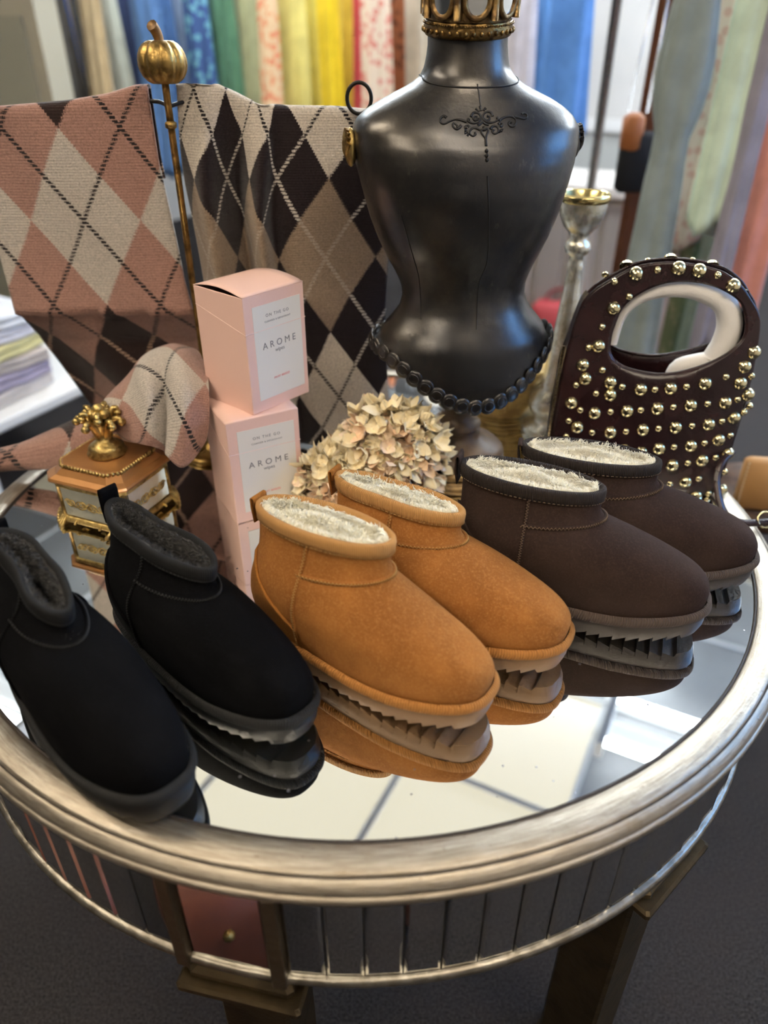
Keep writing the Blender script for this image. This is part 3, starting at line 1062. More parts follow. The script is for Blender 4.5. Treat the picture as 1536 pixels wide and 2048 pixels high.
# ------------------------------------------------------------------ argyle scarves
def argyle(name, cols, lines, stitch=32., lw=.017):
    """cols / lines: four diamond row colours and their thin line colours"""
    k = N(name)
    s = k.n('ShaderNodeSeparateXYZ')
    k.l(k.uv(), s.inputs[0])
    nz = k.noise(k.obj(), 900, 2)
    jit = k.math('MULTIPLY_ADD', nz, .03, -.015)
    U = k.math('ADD', k.math('DIVIDE', k.math('FLOOR', k.math('MULTIPLY', s.outputs[0], stitch)), stitch), jit)
    W = k.math('ADD', k.math('DIVIDE', k.math('FLOOR', k.math('MULTIPLY', s.outputs[1], stitch)), stitch), jit)
    a = k.math('MULTIPLY', k.math('ADD', U, W), .5)
    b = k.math('MULTIPLY', k.math('SUBTRACT', U, W), .5)
    ia, ib = k.math('ROUND', a), k.math('ROUND', b)
    r = k.math('FLOORED_MODULO', k.math('SUBTRACT', ia, ib), 4.0)
    da, db = k.math('ABSOLUTE', k.math('SUBTRACT', a, ia)), k.math('ABSOLUTE', k.math('SUBTRACT', b, ib))
    line = k.math('LESS_THAN', k.math('MINIMUM', da, db), lw)
    dash = k.math('GREATER_THAN', k.math('FRACT', k.math('MULTIPLY', s.outputs[1], stitch * .7)), .30)
    line = k.math('MULTIPLY', line, dash)
    col, lc = None, None
    for i in range(4):
        f = k.math('COMPARE', r, float(i), .1)
        col = cols[i] if col is None else k.mix(f, col, cols[i])
        lc = lines[i] if lc is None else k.mix(f, lc, lines[i])
    c = k.mix(line, col, lc)
    wool = k.noise(k.obj(), 420, 4, .8)
    c = k.mix(1.0, c, k.ramp(wool, [(.28, (.55, .53, .52)), (.5, (.95, .95, .95)), (.74, (1.35, 1.32, 1.30))]), 'MULTIPLY')
    k.l(c, k.b.inputs['Base Color'])
    k.b.inputs['Roughness'].default_value = .95
    k.b.inputs['Specular IOR Level'].default_value = .12
    k.b.inputs['Sheen Weight'].default_value = .25
    row = k.math('SINE', k.math('MULTIPLY', s.outputs[1], stitch * 2 * PI))
    k.l(k.bump(wool, .0016, .8, k.bump(row, .0003, .5)), k.b.inputs['Normal'])
    return k.m


A_PINK, A_CREAM, A_DARK = (.365, .205, .165), (.50, .45, .40), (.026, .012, .011)
ARG_PINK = argyle('pink_argyle_knit', [A_DARK, A_PINK, A_CREAM, A_PINK], [(.45, .30, .22), (.018, .013, .014), (.018, .013, .014), (.018, .013, .014)])
B_TAUPE, B_CREAM, B_DARK = (.28, .205, .145), (.56, .50, .43), (.014, .0075, .009)
ARG_BROWN = argyle('brown_argyle_knit', [B_CREAM, B_DARK, B_TAUPE, B_DARK], [(.018, .013, .014), (.55, .50, .44), (.42, .34, .27), (.55, .50, .44)])


def sheet(name, P, uvs, m, parent, thick=.0035):
    V, Fc = gridf(P)
    o = obj(name, V, Fc, m, parent, uv=np.asarray(uvs).reshape(-1, 2))
    s_ = o.modifiers.new('wool', 'SOLIDIFY')
    s_.thickness = thick
    s_.offset = 0
    return o


def P3(px, py, y):
    p = at(px, py, y)
    p[2] -= TZ
    return p


# pink scarf over the left arm: falls in front of the arm, folds under, its end comes forward over the casket
ps = thing('pink_argyle_scarf', 'pink and cream argyle wool scarf hung left of the brass pole, end lying on casket', 'scarf', (0, 0, TZ))
rows = [  # photo y, left x, right x, depth left, depth right
    (('b', .30), -40, 322, .215, .215), (('b', .40), -50, 322, .205, .205)]
left = lambda z: np.interp(z, [.0, .04, .152, .304, .454, .48], [-.420, -.448, -.484, -.490, -.505, -.505])
right = lambda z: np.interp(z, [.0, .10, .189, .252, .40, .478], [-.205, -.215, -.234, -.2465, -.2585, -.2585])
topz = lambda x: np.interp(x, [-.52, -.44, -.36, -.31, -.275, -.255, -.20], [.452, .455, .461, .468, .477, .478, .478])
nu, nv = 60, 90
P = np.zeros((nv, nu, 3))
UV = np.zeros((nv, nu, 2))
for i in range(nv):
    f = i / (nv - 1)
    for j in range(nu):
        g = j / (nu - 1)
        if f < .22:                       # behind the arm, coming up
            z = .40 + (.478 - .40) * f / .18 if f < .18 else .478
            back = 1
        x0 = None
        s_ = f * .68                      # length along the cloth from the back hem (m)
        L_back = .10
        zt_guess = topz(left(.47) + (right(.47) - left(.47)) * g)
        if s_ < L_back:
            z = zt_guess - (L_back - s_)
            y = .218
        elif s_ < L_back + .03:
            q = (s_ - L_back) / .03 * PI
            z = zt_guess + .0045 * math.sin(q)
            y = .2095 + .0085 * math.cos(q)
        else:
            z = zt_guess - (s_ - L_back - .03)
            y = .201
        x = left(z) + (right(z) - left(z)) * g
        fold = .006 * math.sin(g * 9 + 1.5 * z * 10) * np.clip((.45 - z) * 3, 0, 1)
        lean = 0.
        if z < .207 and s_ > L_back:      # the crease: cloth turns back under itself
            lean = min(.207 - z, .05) * .72 + max(0, .157 - z) * .15
            fold += .014 * math.sin(g * 8 + 1) * np.clip((.207 - z) * 6, 0, 1)
        elif s_ > L_back:
            lean = -.010 * float(np.clip(1 - (z - .207) / .10, 0, 1)) ** 2
        P[i, j] = (x, y - .004 + fold + lean + .004 * math.cos(g * PI * 2) * (1 if s_ > L_back else 0), max(z, .004 + .003 * math.sin(g * 11)))
        zz = zt_guess - (s_ - L_back - .015)
        UV[i, j] = ((left(.35) + (right(.35) - left(.35)) * g + .367) / .0715, 2 + (.317 - zz) / .1085)
sheet('hanging_panel', P, UV, ARG_PINK, ps)

# loose end: arches out of the panel and down over the right side of the casket lid
ctrl = [
    [P3(235, 790, .10), P3(262, 745, .13), P3(300, 705, .15), P3(345, 690, .15), P3(392, 700, .13)],
    [P3(215, 800, .075), P3(255, 752, .085), P3(300, 712, .095), P3(350, 700, .095), P3(402, 716, .09)],
    [P3(212, 808, .055), P3(255, 772, .045), P3(305, 742, .045), P3(355, 735, .040), P3(412, 752, .05)],
    [P3(222, 832, .040), P3(262, 812, .018), P3(312, 792, .010), P3(362, 782, .008), P3(416, 790, .018)],
    [P3(236, 862, .028), P3(272, 866, .000), P3(318, 858, -.010), P3(368, 850, -.014), P3(416, 846, .000)],
    [P3(248, 880, .020), P3(284, 888, -.004), P3(322, 900, -.014), P3(366, 934, -.022), P3(411, 884, -.004)]]
Pq = surf_patch(ctrl, 40, 44)
gu = np.linspace(0, 1, 44)
ripple = .006 * np.sin(gu * 17 + .6)[None, :] * np.sin(np.linspace(.4, PI, 40))[:, None]
Pq[..., 1] -= ripple
Pq[..., 2] += .5 * ripple
vv = np.linspace(0, 1, 40)[:, None]
val = np.exp(-((gu[None, :] - .56 + .16 * (vv - .5)) / .055) ** 2) * np.clip((vv - .25) * 2.2, 0, 1)
val2 = np.exp(-((gu[None, :] - .30 - .10 * vv) / .05) ** 2) * np.clip((vv - .35) * 1.2, 0, 1)
Pq[..., 1] += .022 * val + .008 * val2
Pq[..., 2] -= .014 * val + .004 * val2
UVq = np.stack(np.broadcast_arrays(np.linspace(-1.45, 1.15, 44)[None, :], np.linspace(5.05, 6.95, 40)[:, None]), -1)
sheet('loose_end', Pq, UVq, ARG_PINK, ps, .004)
ctrl = [
    [P3(-45, 905, .12), P3(30, 893, .12), P3(90, 868, .12), P3(150, 842, .13), P3(190, 838, .14)],
    [P3(-45, 912, .10), P3(30, 893, .10), P3(95, 872, .10), P3(150, 852, .10), P3(190, 848, .10)],
    [P3(-45, 925, .085), P3(30, 908, .085), P3(95, 892, .080), P3(150, 880, .075), P3(190, 870, .07)],
    [P3(-45, 938, .085), P3(30, 930, .08), P3(90, 930, .075), P3(140, 926, .07), P3(180, 915, .065)],
    [P3(-45, 945, .10), P3(30, 938, .095), P3(85, 936, .09), P3(130, 932, .085), P3(175, 925, .08)]]
Pq = surf_patch(ctrl, 24, 40)
UVq = np.stack(np.broadcast_arrays(np.linspace(-1.4, 0.6, 40)[None, :], np.linspace(.75, 1.3, 24)[:, None]), -1)
sheet('tucked_fold', Pq, UVq, ARG_PINK, ps, .005)

# brown scarf over the right arm, gathered next to the pole
bs = thing('brown_argyle_scarf', 'dark brown and taupe argyle wool scarf hanging between the brass pole and the bust', 'scarf', (0, 0, TZ))
nu, nv = 110, 90
P = np.zeros((nv, nu, 3))
UV = np.zeros((nv, nu, 2))
gx = np.linspace(0, 1, nu)
FG = np.stack([[0, .07, .14, .21, .28, .345, .405, .45, .55, .75, .9, 1], [.012, -.014, -.030, .000, .022, -.012, -.034, -.006, -.012, -.006, -.002, .004]], 1)
_fs = spline(FG, 300)
fx = -.222 + .262 * gx
fy = np.interp(gx, _fs[:, 0], _fs[:, 1])
wx = np.concatenate([[0], np.cumsum(np.hypot(np.diff(fx), np.diff(fy)))])
for i in range(nv):
    s_ = i / (nv - 1) * .60
    for j in range(nu):
        g = gx[j]
        zt = np.interp(g, [0, .1, .2, .3, .38, .5, .72, .85, 1], [.478, .480, .478, .466, .458, .456, .455, .452, .448])
        if s_ < .10:
            z, y = zt - (.10 - s_), .218
        elif s_ < .13:
            q = (s_ - .10) / .03 * PI
            z, y = zt + .0045 * math.sin(q), .2095 + .0085 * math.cos(q)
        else:
            z, y = zt - (s_ - .13), .201
        dn = np.clip((zt - z) / .12, 0, 1) if s_ > .115 else .3
        yy = y - .006 + fy[j] * dn + .006 * math.sin(g * 5 + z * 9) * dn
        x = fx[j] + .012 * math.sin(z * 9 + g * 3) * dn + np.interp(z, [0, .2, .45], [-.02 * (1 - g), -.012 * (1 - g), 0])
        P[i, j] = (x, yy, max(z, .006))
        UV[i, j] = (1 + (wx[j] - np.interp(.465, gx, wx)) / .063, 1 + (.368 - (zt - (s_ - .115)) - .0) / .098)
sheet('hanging_panel', P, UV, ARG_BROWN, bs)

# ------------------------------------------------------------------ dressmaker's bust
def bust_mat():
    k = N('blackened_pewter')
    o = k.obj()
    w1 = k.noise(o, 7, 6, .65)
    w2 = k.noise(o, 55, 5, .7)
    sc = k.n('ShaderNodeMapping')
    sc.inputs['Scale'].default_value = (2.2, 1, 1)
    k.l(o, sc.inputs[0])
    w3 = k.noise(sc.outputs[0], 40, 5, .7)
    c = k.mix(k.sstep(w1, .40, .68), (.026, .025, .027), (.070, .062, .053))
    c = k.mix(k.math('MULTIPLY', k.sstep(w3, .60, .76), .30), c, (.20, .18, .145))
    k.l(c, k.b.inputs['Base Color'])
    k.b.inputs['Metallic'].default_value = .80
    k.b.inputs['Coat Weight'].default_value = .55
    k.b.inputs['Coat Roughness'].default_value = .27
    k.b.inputs['Specular IOR Level'].default_value = .6
    k.l(k.math('MULTIPLY_ADD', w2, .20, .26), k.b.inputs['Roughness'])
    k.l(k.bump(w2, .0010, .5, k.bump(w1, .004, .4)), k.b.inputs['Normal'])
    return k.m


PEWTER = bust_mat()
PEWTER_LIGHT = mat('rubbed_pewter', (.11, .10, .085), .38, .6, (.03, .028, .028), 70, bump=(90, .0010))
CUT = mat('engraved_line', (.006, .005, .005), .6)
BX, BY, BROT = .128, .118, D(12)
bu = thing('dress_form_bust', 'blackened metal dress form bust with engraved scroll emblem on turned pedestal', 'mannequin', (BX, BY, TZ), BROT)
SEC = np.array([  # z, half width, front depth, back depth, sideways shift
    [.205, .113, .082, .070, .0], [.218, .107, .076, .066, .0], [.232, .094, .069, .060, .0], [.246, .083, .063, .055, .0], [.260, .0785, .060, .052, -.001], [.275, .0800, .061, .053, -.002],
    [.290, .0865, .065, .056, -.003], [.306, .095, .070, .059, -.004], [.330, .106, .077, .063, -.005], [.355, .1145, .083, .066, -.006], [.385, .122, .087, .068, -.007], [.410, .1275, .085, .067, -.008],
    [.430, .1305, .079, .065, -.009], [.445, .1300, .071, .062, -.009], [.456, .1240, .064, .058, -.010], [.465, .1130, .058, .054, -.010], [.473, .0980, .053, .050, -.010], [.481, .0800, .048, .046, -.011],
    [.488, .0640, .0445, .043, -.011], [.495, .0530, .042, .041, -.011], [.504, .0470, .0405, .0400, -.012], [.520, .0435, .0385, .0385, -.012], [.545, .0428, .038, .038, -.013], [.562, .043, .038, .038, -.013]])


def sec(z):
    return np.stack([np.interp(z, SEC[:, 0], SEC[:, k]) for k in range(1, 5)], -1)


def bust_pt(z, a, o=0.):
    """a: 0 = right, -pi/2 = front"""
    hw, fd, bd, sx = np.moveaxis(sec(z), -1, 0)
    c, s = np.cos(a), np.sin(a)
    e = np.interp(z, [.30, .40, .45, .48, .51], [1., .88, .80, .88, 1.])
    x = sx + (hw + o) * np.sign(c) * np.abs(c) ** e
    y = np.where(s < 0, fd + o, bd + o) * np.sign(s) * np.abs(s) ** e
    return np.stack([x, y, z + 0 * a], -1)


aa = np.arange(128) * 2 * PI / 128
zs = np.concatenate([np.linspace(.205, .43, 34), np.linspace(.434, .51, 24), np.linspace(.515, .562, 6)])
rowsP = [bust_pt(np.full(128, z), aa) for z in zs]
fr = np.clip(-np.sin(aa), 0, 1)
drop = .004 + .064 * fr ** 2.8
hem = []
for t_ in np.linspace(1, .12, 9):
    q = bust_pt(np.full(128, .205), aa, .006 * t_)
    q[:, 2] -= drop * t_
    hem.append(q)
P = np.array(hem + rowsP)
V, Fc = gridf(P, cv=True, flip=True)
obj('torso', V, list(Fc) + [tuple(range(len(V) - 128, len(V)))], PEWTER, bu)
ins = P[:8] * np.array([.96, .96, 1])
V, Fc = gridf(ins, cv=True)
obj('hem_inside', V, list(Fc) + [tuple(range(len(V) - 128, len(V)))], CUT, bu)
hp = P[0]
cum = np.concatenate([[0], np.cumsum(np.linalg.norm(np.diff(np.vstack([hp, hp[:1]]), axis=0), axis=1))])
nsc = 38
for k_ in range(nsc):
    f = (k_ + .5) / nsc * cum[-1]
    i = int(np.searchsorted(cum, f) - 1)
    q = hp[i % 128] * (1 - (f - cum[i]) / (cum[i + 1] - cum[i])) + hp[(i + 1) % 128] * ((f - cum[i]) / (cum[i + 1] - cum[i]))
    nrm = np.array([q[0] / .113 ** 2, q[1] / .08 ** 2, 0])
    nrm /= np.linalg.norm(nrm)
    tg = hp[(i + 2) % 128] - hp[i % 128]
    tg /= np.linalg.norm(tg)
    dn = np.cross(tg, nrm)
    dn = dn if dn[2] < 0 else -dn
    m_ = MB().sphere((0, 0, 0), (.0112, .0030, .0112), 16, 7)
    m_.tube([(.0062 * math.cos(a_), -.0022, .0062 * math.sin(a_)) for a_ in np.linspace(0, 2 * PI, 13)[:-1]], .0010, 5, closed=True)
    Rm = np.stack([tg, -nrm, -dn], 1)
    V = [q - dn * .001 + nrm * .0006 + Rm @ np.array(v) for v in m_.V]
    obj('hem_scallop', V, m_.F, PEWTER, bu)


def on_bust(px, py, o=.0004):
    y = .05
    Rz = np.array([[math.cos(BROT), math.sin(BROT)], [-math.sin(BROT), math.cos(BROT)]])
    for _ in range(25):
        p = at(px, py, y)
        l = Rz @ (p[:2] - np.array([BX, BY]))
        z = p[2] - TZ
        hw, fd, bd, sx = sec(np.array(z))
        e = np.interp(z, [.30, .40, .45, .48, .51], [1., .88, .80, .88, 1.])
        c = np.clip(abs(l[0] - sx) / hw, 0, .999) ** (1 / e)
        ly = -fd * (math.sqrt(1 - c * c)) ** e - o
        y = y + .7 * (ly - l[1]) * math.cos(BROT)
    return np.array([l[0], ly, z])


def stroke(mb, pts, r=.0011, n=None, ox=820, oy=190, k=5.486):
    pts = spline(pts, n or max(8, len(pts) * 5))
    Q = np.array([on_bust(ox + a / k, oy + b / k) for a, b in pts])
    rr = r * np.interp(np.linspace(0, 1, len(Q)), [0, .25, .75, 1], [1.35, 1, .9, 1.25])
    mb.tube(Q, rr, 6)


em = MB()
STROKES = [
    [(400, 248), (372, 232), (338, 252), (330, 285), (352, 312), (390, 312), (440, 285), (500, 268), (560, 275), (620, 298)],
    [(560, 335), (545, 355), (520, 352), (510, 328), (480, 310), (468, 335), (485, 362), (520, 374), (552, 352)],
    [(740, 262), (715, 278), (695, 262), (705, 238), (735, 235), (745, 262)],
    [(668, 240), (690, 200), (735, 195), (770, 225), (772, 270), (745, 300), (700, 312), (660, 302), (635, 280), (645, 262)],
    [(812, 262), (840, 280), (868, 268), (872, 240), (845, 232)],
    [(905, 235), (890, 195), (850, 184), (812, 205), (800, 245), (818, 282), (860, 302), (910, 300), (950, 282), (965, 262), (950, 245)],
    [(720, 150), (740, 165), (748, 180)], [(768, 126), (772, 150), (776, 175)], [(830, 145), (815, 158), (808, 172)],
    [(980, 285), (1010, 258), (1060, 238), (1115, 238), (1155, 265), (1162, 305), (1140, 340), (1105, 345), (1082, 322), (1090, 298), (1115, 300)],
    [(1150, 240), (1200, 252), (1250, 262), (1282, 245), (1280, 215), (1250, 200), (1225, 210)],
    [(745, 335), (775, 318), (797, 300), (820, 318), (865, 328)],
    [(615, 370), (612, 340), (632, 332), (650, 350)],
    [(770, 385), (730, 365), (685, 368), (658, 395), (660, 430), (690, 450), (718, 432), (712, 408)],
    [(880, 375), (905, 345), (945, 345), (968, 375), (962, 410), (930, 425), (905, 405), (915, 380)],
    [(970, 322), (990, 305), (1015, 318), (1005, 345), (985, 340)],
    [(600, 388), (625, 398)], [(600, 420), (630, 408)], [(630, 445), (645, 430)], [(975, 410), (978, 395)], [(1000, 405), (995, 380)], [(1022, 380), (1005, 372)],
    [(815, 385), (790, 382), (782, 410), (805, 445), (828, 480), (836, 560)], [(815, 385), (845, 370), (858, 395), (840, 440), (834, 500), (836, 560)],
    [(805, 350), (808, 375)]]
for s_ in STROKES:
    stroke(em, s_)
for q in ((840, 612), (842, 663), (845, 714)):
    em.sphere(on_bust(820 + q[0] / 5.486, 190 + q[1] / 5.486), .0021, 8, 5)
em.build('scroll_emblem', CUT, bu)
sm = MB()
stroke(sm, [(955, 168), (958, 190), (961, 213)], .0006, 12, 0, 0, 1)
stroke(sm, [(975, 352), (978, 430), (975, 520), (958, 570), (953, 660)], .0006, 40, 0, 0, 1)
stroke(sm, [(802, 430), (822, 500), (838, 560), (842, 640)], .0006, 30, 0, 0, 1)
sm.build('panel_seam', CUT, bu)
sn = MB()
sn.tube([bust_pt(np.array(.4965 - .010 * max(0, -math.sin(a))), np.array(a), .0004) for a in aa], .0009, 6, closed=True)
sn.build('neck_seam', CUT, bu)
# arm caps
for s_, m_ in ((-1, GILT), (1, PEWTER_LIGHT)):
    cap = MB()
    c0 = bust_pt(np.array(.428), np.array(PI if s_ < 0 else 0.))
    for k_ in range(9):
        f = (k_ - 4) / 4
        tt = np.linspace(0, 1, 7)
        Pp = [(c0[0] + s_ * (.003 + .006 * math.sin(t_ * PI * .8)), c0[1] + .013 * math.sin(f * 1.3) * t_, c0[2] - .017 + .036 * math.cos(f * .9) * t_) for t_ in tt]
        cap.tube(Pp, .0026 * (.5 + .6 * tt), 6)
    cap.sphere((c0[0] + s_ * .003, c0[1], c0[2]), (.007, .013, .020), 14, 8)
    cap.build('arm_cap', m_, bu)
# crown
crown = thing('crown', 'antique gold crown set with round mirrors, worn on the neck of the dress form', 'crown', (BX - .0125, BY - .004, TZ + .536), BROT)
crown.rotation_euler = (D(7), D(-1.5), BROT)
pr = [(.0435, -.003), (.0452, -.002), (.0470, .001), (.0474, .005), (.0462, .0085), (.0468, .0105), (.0458, .012), (.0440, .0125), (.0432, .010)]
CROWN = mat('antique_gold', (.30, .185, .065), .36, 1., (.10, .06, .025), 110, .4, .65, bump=(220, .0012))
bd = MB().lathe(pr, 72).build('band', CROWN, crown)
be = MB()
for k_ in range(110):
    a_ = k_ * 2 * PI / 110
    be.sphere((.0474 * math.cos(a_), .0474 * math.sin(a_), .0095), .0011, 5, 3)
for k_ in range(36):
    a_ = k_ * 2 * PI / 36
    be.sphere((.0476 * math.cos(a_), .0476 * math.sin(a_), .0032), (.0022, .0022, .0026), 6, 4)
be.build('beading', CROWN, bd)
MB().lathe([(.0440, .008), (.0446, .020), (.0452, .038), (.0456, .050), (.0436, .050), (.0426, .020), (.0425, .008)], 64).build('crown_wall', mat('crown_bronze', (.11, .065, .03), .42, .8, (.22, .14, .055), 140, bump=(260, .0012)), crown)
DARKGOLD = mat('dark_gilt', (.14, .08, .035), .4, .8, (.30, .19, .07), 120, bump=(200, .001))
for k_ in range(8):
    a_ = k_ * PI / 4 + D(-98)
    rad = np.array([math.cos(a_), math.sin(a_), .06])
    tg = np.array([-math.sin(a_), math.cos(a_), 0])
    up = np.array([0, 0, 1.])
    mo = MB()
    tt = np.linspace(0, 2 * PI, 29)[:-1]
    mo.tube([rad * .0468 + up * (.0285 + .0150 * math.sin(q)) + tg * .0128 * math.cos(q) for q in tt], .0030, 7, closed=True)
    mo.tube([rad * .0462 + tg * .0184 + up * z for z in (.012, .03, .05)], .0040, 7)
    mo.tube([rad * .047 + up * z for z in np.linspace(.044, .066, 6)], np.linspace(.0055, .0012, 6), 7)
    mo.sphere(rad * .047 + up * .068, .0030, 8, 5)
    s0 = mo.build('setting', DARKGOLD, crown)
    mv = [rad * .0472 + up * .0285] + [rad * .0472 + up * (.0285 + .0135 * math.sin(q)) + tg * .0115 * math.cos(q) for q in tt]
    obj('round_mirror', mv, [(0, i + 1, (i + 1) % 28 + 1) for i in range(28)], PANE, s0, False)
# pedestal
TURNED = mat('turned_wood', (.085, .050, .030), .42, 0, (.16, .10, .055), 26, bump=(60, .0006))
MB().lathe([(0, .155), (.018, .155), (.020, .135), (.0215, .118), (.026, .112), (.027, .106), (.021, .100), (.022, .090), (.030, .083), (.034, .078), (.033, .072), (.030, .069), (.036, .060), (.050, .051), (.062, .046), (.068, .040), (.069, .034), (.064, .029)], 48).build('pedestal_stem', TURNED, bu)
MB().lathe([(.064, .030), (.070, .027), (.0715, .021), (.066, .0175), (.073, .0155), (.0785, .010), (.078, .004), (.074, .0008), (0, .0008)], 48).build('pedestal_foot', mat('worn_gold_wood', (.30, .19, .075), .42, .5, (.10, .06, .03), 40, .4, .65), bu)

# ------------------------------------------------------------------ mercury glass candlestick
def mercury():
    k = N('mercury_glass')
    o = k.obj()
    f = k.noise(o, 70, 6, .75)
    c = k.ramp(f, [(.25, (.20, .17, .10)), (.38, (.62, .57, .42)), (.55, (.86, .84, .74)), (.70, (.95, .96, .94))])
    k.l(c, k.b.inputs['Base Color'])
    k.b.inputs['Metallic'].default_value = .8
    k.l(k.math('MULTIPLY_ADD', f, .2, .06), k.b.inputs['Roughness'])
    k.b.inputs['Coat Weight'].default_value = .6
    k.l(k.bump(f, .002, .5), k.b.inputs['Normal'])
    return k.m


MERC = mercury()
cn = thing('candlestick', 'tall mercury glass candlestick with gold rimmed cup between bust and handbag', 'candlestick', (.298, .250, TZ))
MB().lathe([(0, 0), (.050, 0), (.052, .005), (.049, .012), (.036, .019), (.033, .026), (.040, .034), (.044, .048), (.040, .062), (.029, .072), (.027, .078), (.029, .083), (.026, .088), (.0245, .11), (.020, .15), (.016, .19), (.0125, .225), (.0105, .252), (.0125, .257), (.0105, .262), (.0100, .272), (.0165, .277), (.0185, .284), (.0165, .291), (.0115, .296), (.016, .304)], 40).build('stem', MERC, cn)
MB().lathe([(.014, .302), (.024, .312), (.0300, .325), (.0325, .338), (.0330, .346)], 40).build('cup', MERC, cn)
MB().lathe([(.0330, .344), (.0350, .346), (.0353, .352), (.0335, .355), (.0320, .353), (.029, .345), (.020, .338), (0, .336)], 40).build('cup_rim', mat('pale_gold_rim', (.72, .58, .26), .22, 1.), cn)

# round gilt basket behind the bust
WICK = mat('gilt_wicker', (.55, .38, .13), .6, .15, (.38, .24, .08), 60, bump=(90, .002))
gb = thing('gilt_basket', 'small golden woven bowl behind the pedestal of the bust', 'bowl', (.228, .345, TZ))
gw = MB()
for z in np.linspace(.004, .085, 14):
    r_ = .052 + .028 * (z / .085) ** .8
    gw.tube([(r_ * math.cos(a_) * (1 + .02 * math.sin(12 * a_ + z * 900)), r_ * math.sin(a_) * (1 + .02 * math.sin(12 * a_ + z * 900)), z) for a_ in np.linspace(0, 2 * PI, 61)[:-1]], .0036, 6, closed=True)
gw.build('woven_wall', WICK, gb)
MB().lathe([(0, .001), (.050, .001), (.052, .006), (.077, .084), (.075, .085), (.050, .008), (0, .006)], 32).build('bowl_liner', WICK, gb)

# ------------------------------------------------------------------ studded handbag
def bag_leather():
    k = N('oxblood_leather')
    o = k.obj()
    f = k.noise(o, 18, 5, .6)
    g = k.noise(o, 260, 4, .6)
    k.l(k.mix(k.sstep(f, .35, .7), (.015, .0058, .0072), (.030, .0115, .0125)), k.b.inputs['Base Color'])
    k.b.inputs['Roughness'].default_value = .27
    k.l(k.bump(g, .0006, .5, k.bump(f, .003, .4)), k.b.inputs['Normal'])
    return k.m


LEATHER = bag_leather()
STUD = mat('pale_gold_stud', (.80, .70, .42), .16, 1.)
BAGX, BAGY, BAGA = .362, .098, -.15
bag = thing('studded_handbag', 'oxblood leather handbag covered in pale gold dome studs with arched cut-out handle', 'handbag', (BAGX, BAGY, TZ), BAGA)
OUT = [(-.094, .002), (-.101, .03), (-.104, .078), (-.1015, .13), (-.100, .171), (-.0895, .237), (-.079, .262), (-.055, .2815), (-.026, .2975), (.0175, .3030), (.064, .2965), (.0895, .284), (.1085, .2655), (.1275, .235), (.1325, .158), (.1305, .088), (.125, .02), (.119, .002), (.06, .0), (.01, .0), (-.04, .0)]
HOLE = [(-.047, .207), (-.0455, .225), (-.036, .2525), (-.010, .2735), (.022, .2830), (.062, .2800), (.097, .2640), (.1105, .242), (.1125, .2185), (.095, .198), (.060, .180), (.022, .1710), (-.015, .1745), (-.035, .182), (-.045, .193)]
HC = np.array([.030, .228])


def bag_w(u, v):
    base = np.interp(v, [0, .05, .17, .25, .31], [.042, .046, .034, .018, .010])
    edge = np.clip(np.abs(np.asarray(u) - .012) / .125, 0, 1) ** 4
    return base * (1 - .35 * edge)


oc = spline(OUT, 240, True)
hcv = spline(HOLE, 240, True)


def ray_loop(loop, ang):
    d = loop - HC
    a_ = np.unwrap(np.arctan2(d[:, 1], d[:, 0]))
    if a_[-1] < a_[0]:
        a_, d = a_[::-1], d[::-1]
    r_ = np.hypot(d[:, 0], d[:, 1])
    a2 = np.concatenate([a_ - 2 * PI, a_, a_ + 2 * PI])
    r2 = np.concatenate([r_, r_, r_])
    q = np.interp(ang, a2, r2)
    return HC + q[:, None] * np.stack([np.cos(ang), np.sin(ang)], 1)


ang = np.linspace(-PI, PI, 181)[:-1]
lo_, li_ = ray_loop(oc, ang), ray_loop(hcv, ang)
fs = np.linspace(0, 1, 15)
for side, nm in ((-1, 'front_panel'), (1, 'back_panel')):
    P = []
    for f in fs:
        q = li_ * (1 - f) + lo_ * f
        w = bag_w(q[:, 0], q[:, 1])
        P.append(np.stack([q[:, 0] + (.006 if side > 0 else 0) * np.clip((q[:, 1] - .17) / .1, 0, 1), side * w, q[:, 1]], 1))
    V, Fc = gridf(np.array(P), cv=True, flip=side > 0)
    pn = obj(nm, V, Fc, LEATHER, bag)
    m_ = pn.modifiers.new('leather', 'SOLIDIFY')
    m_.thickness = .0028
    m_.offset = 1
    ed = MB().tube(P[0], .0019, 6, closed=True)
    ed.tube(P[-1], .0019, 6, closed=True)
    ed.build('edge_piping', LEATHER, pn)
gu_ = lo_[(lo_[:, 1] < .262)]
ga_ = np.arctan2(gu_[:, 1] - HC[1], gu_[:, 0] - HC[0]) % (2 * PI)
order = np.argsort(ga_ + np.where(ga_ < PI * .55, 2 * PI, 0))
gu_ = gu_[order]
W_ = bag_w(gu_[:, 0], gu_[:, 1])
P = np.stack([np.stack([gu_[:, 0] * (1 - .02 * (1 - abs(f))) + .0, W_ * f, gu_[:, 1]], 1) for f in np.linspace(-1, 1, 7)], 0)
V, Fc = gridf(P)
gs = obj('gusset', V, Fc, LEATHER, bag)
MB().tube([(-.1035, -.030, .20), (-.1065, -.032, .13), (-.108, -.034, .06)], .002, 6).build('zip_trim', mat('zip_metal', (.35, .28, .16), .3, 1., (.08, .06, .04), 700, .45, .55), bag)
for x_ in (-.07, .095):
    for y_ in (-.03, .03):
        MB().lathe([(0, -.0015), (.006, -.0012), (.007, .001), (.006, .003)], 14, x_, y_).build('foot_stud', STUD, bag)
stud_mb = {}
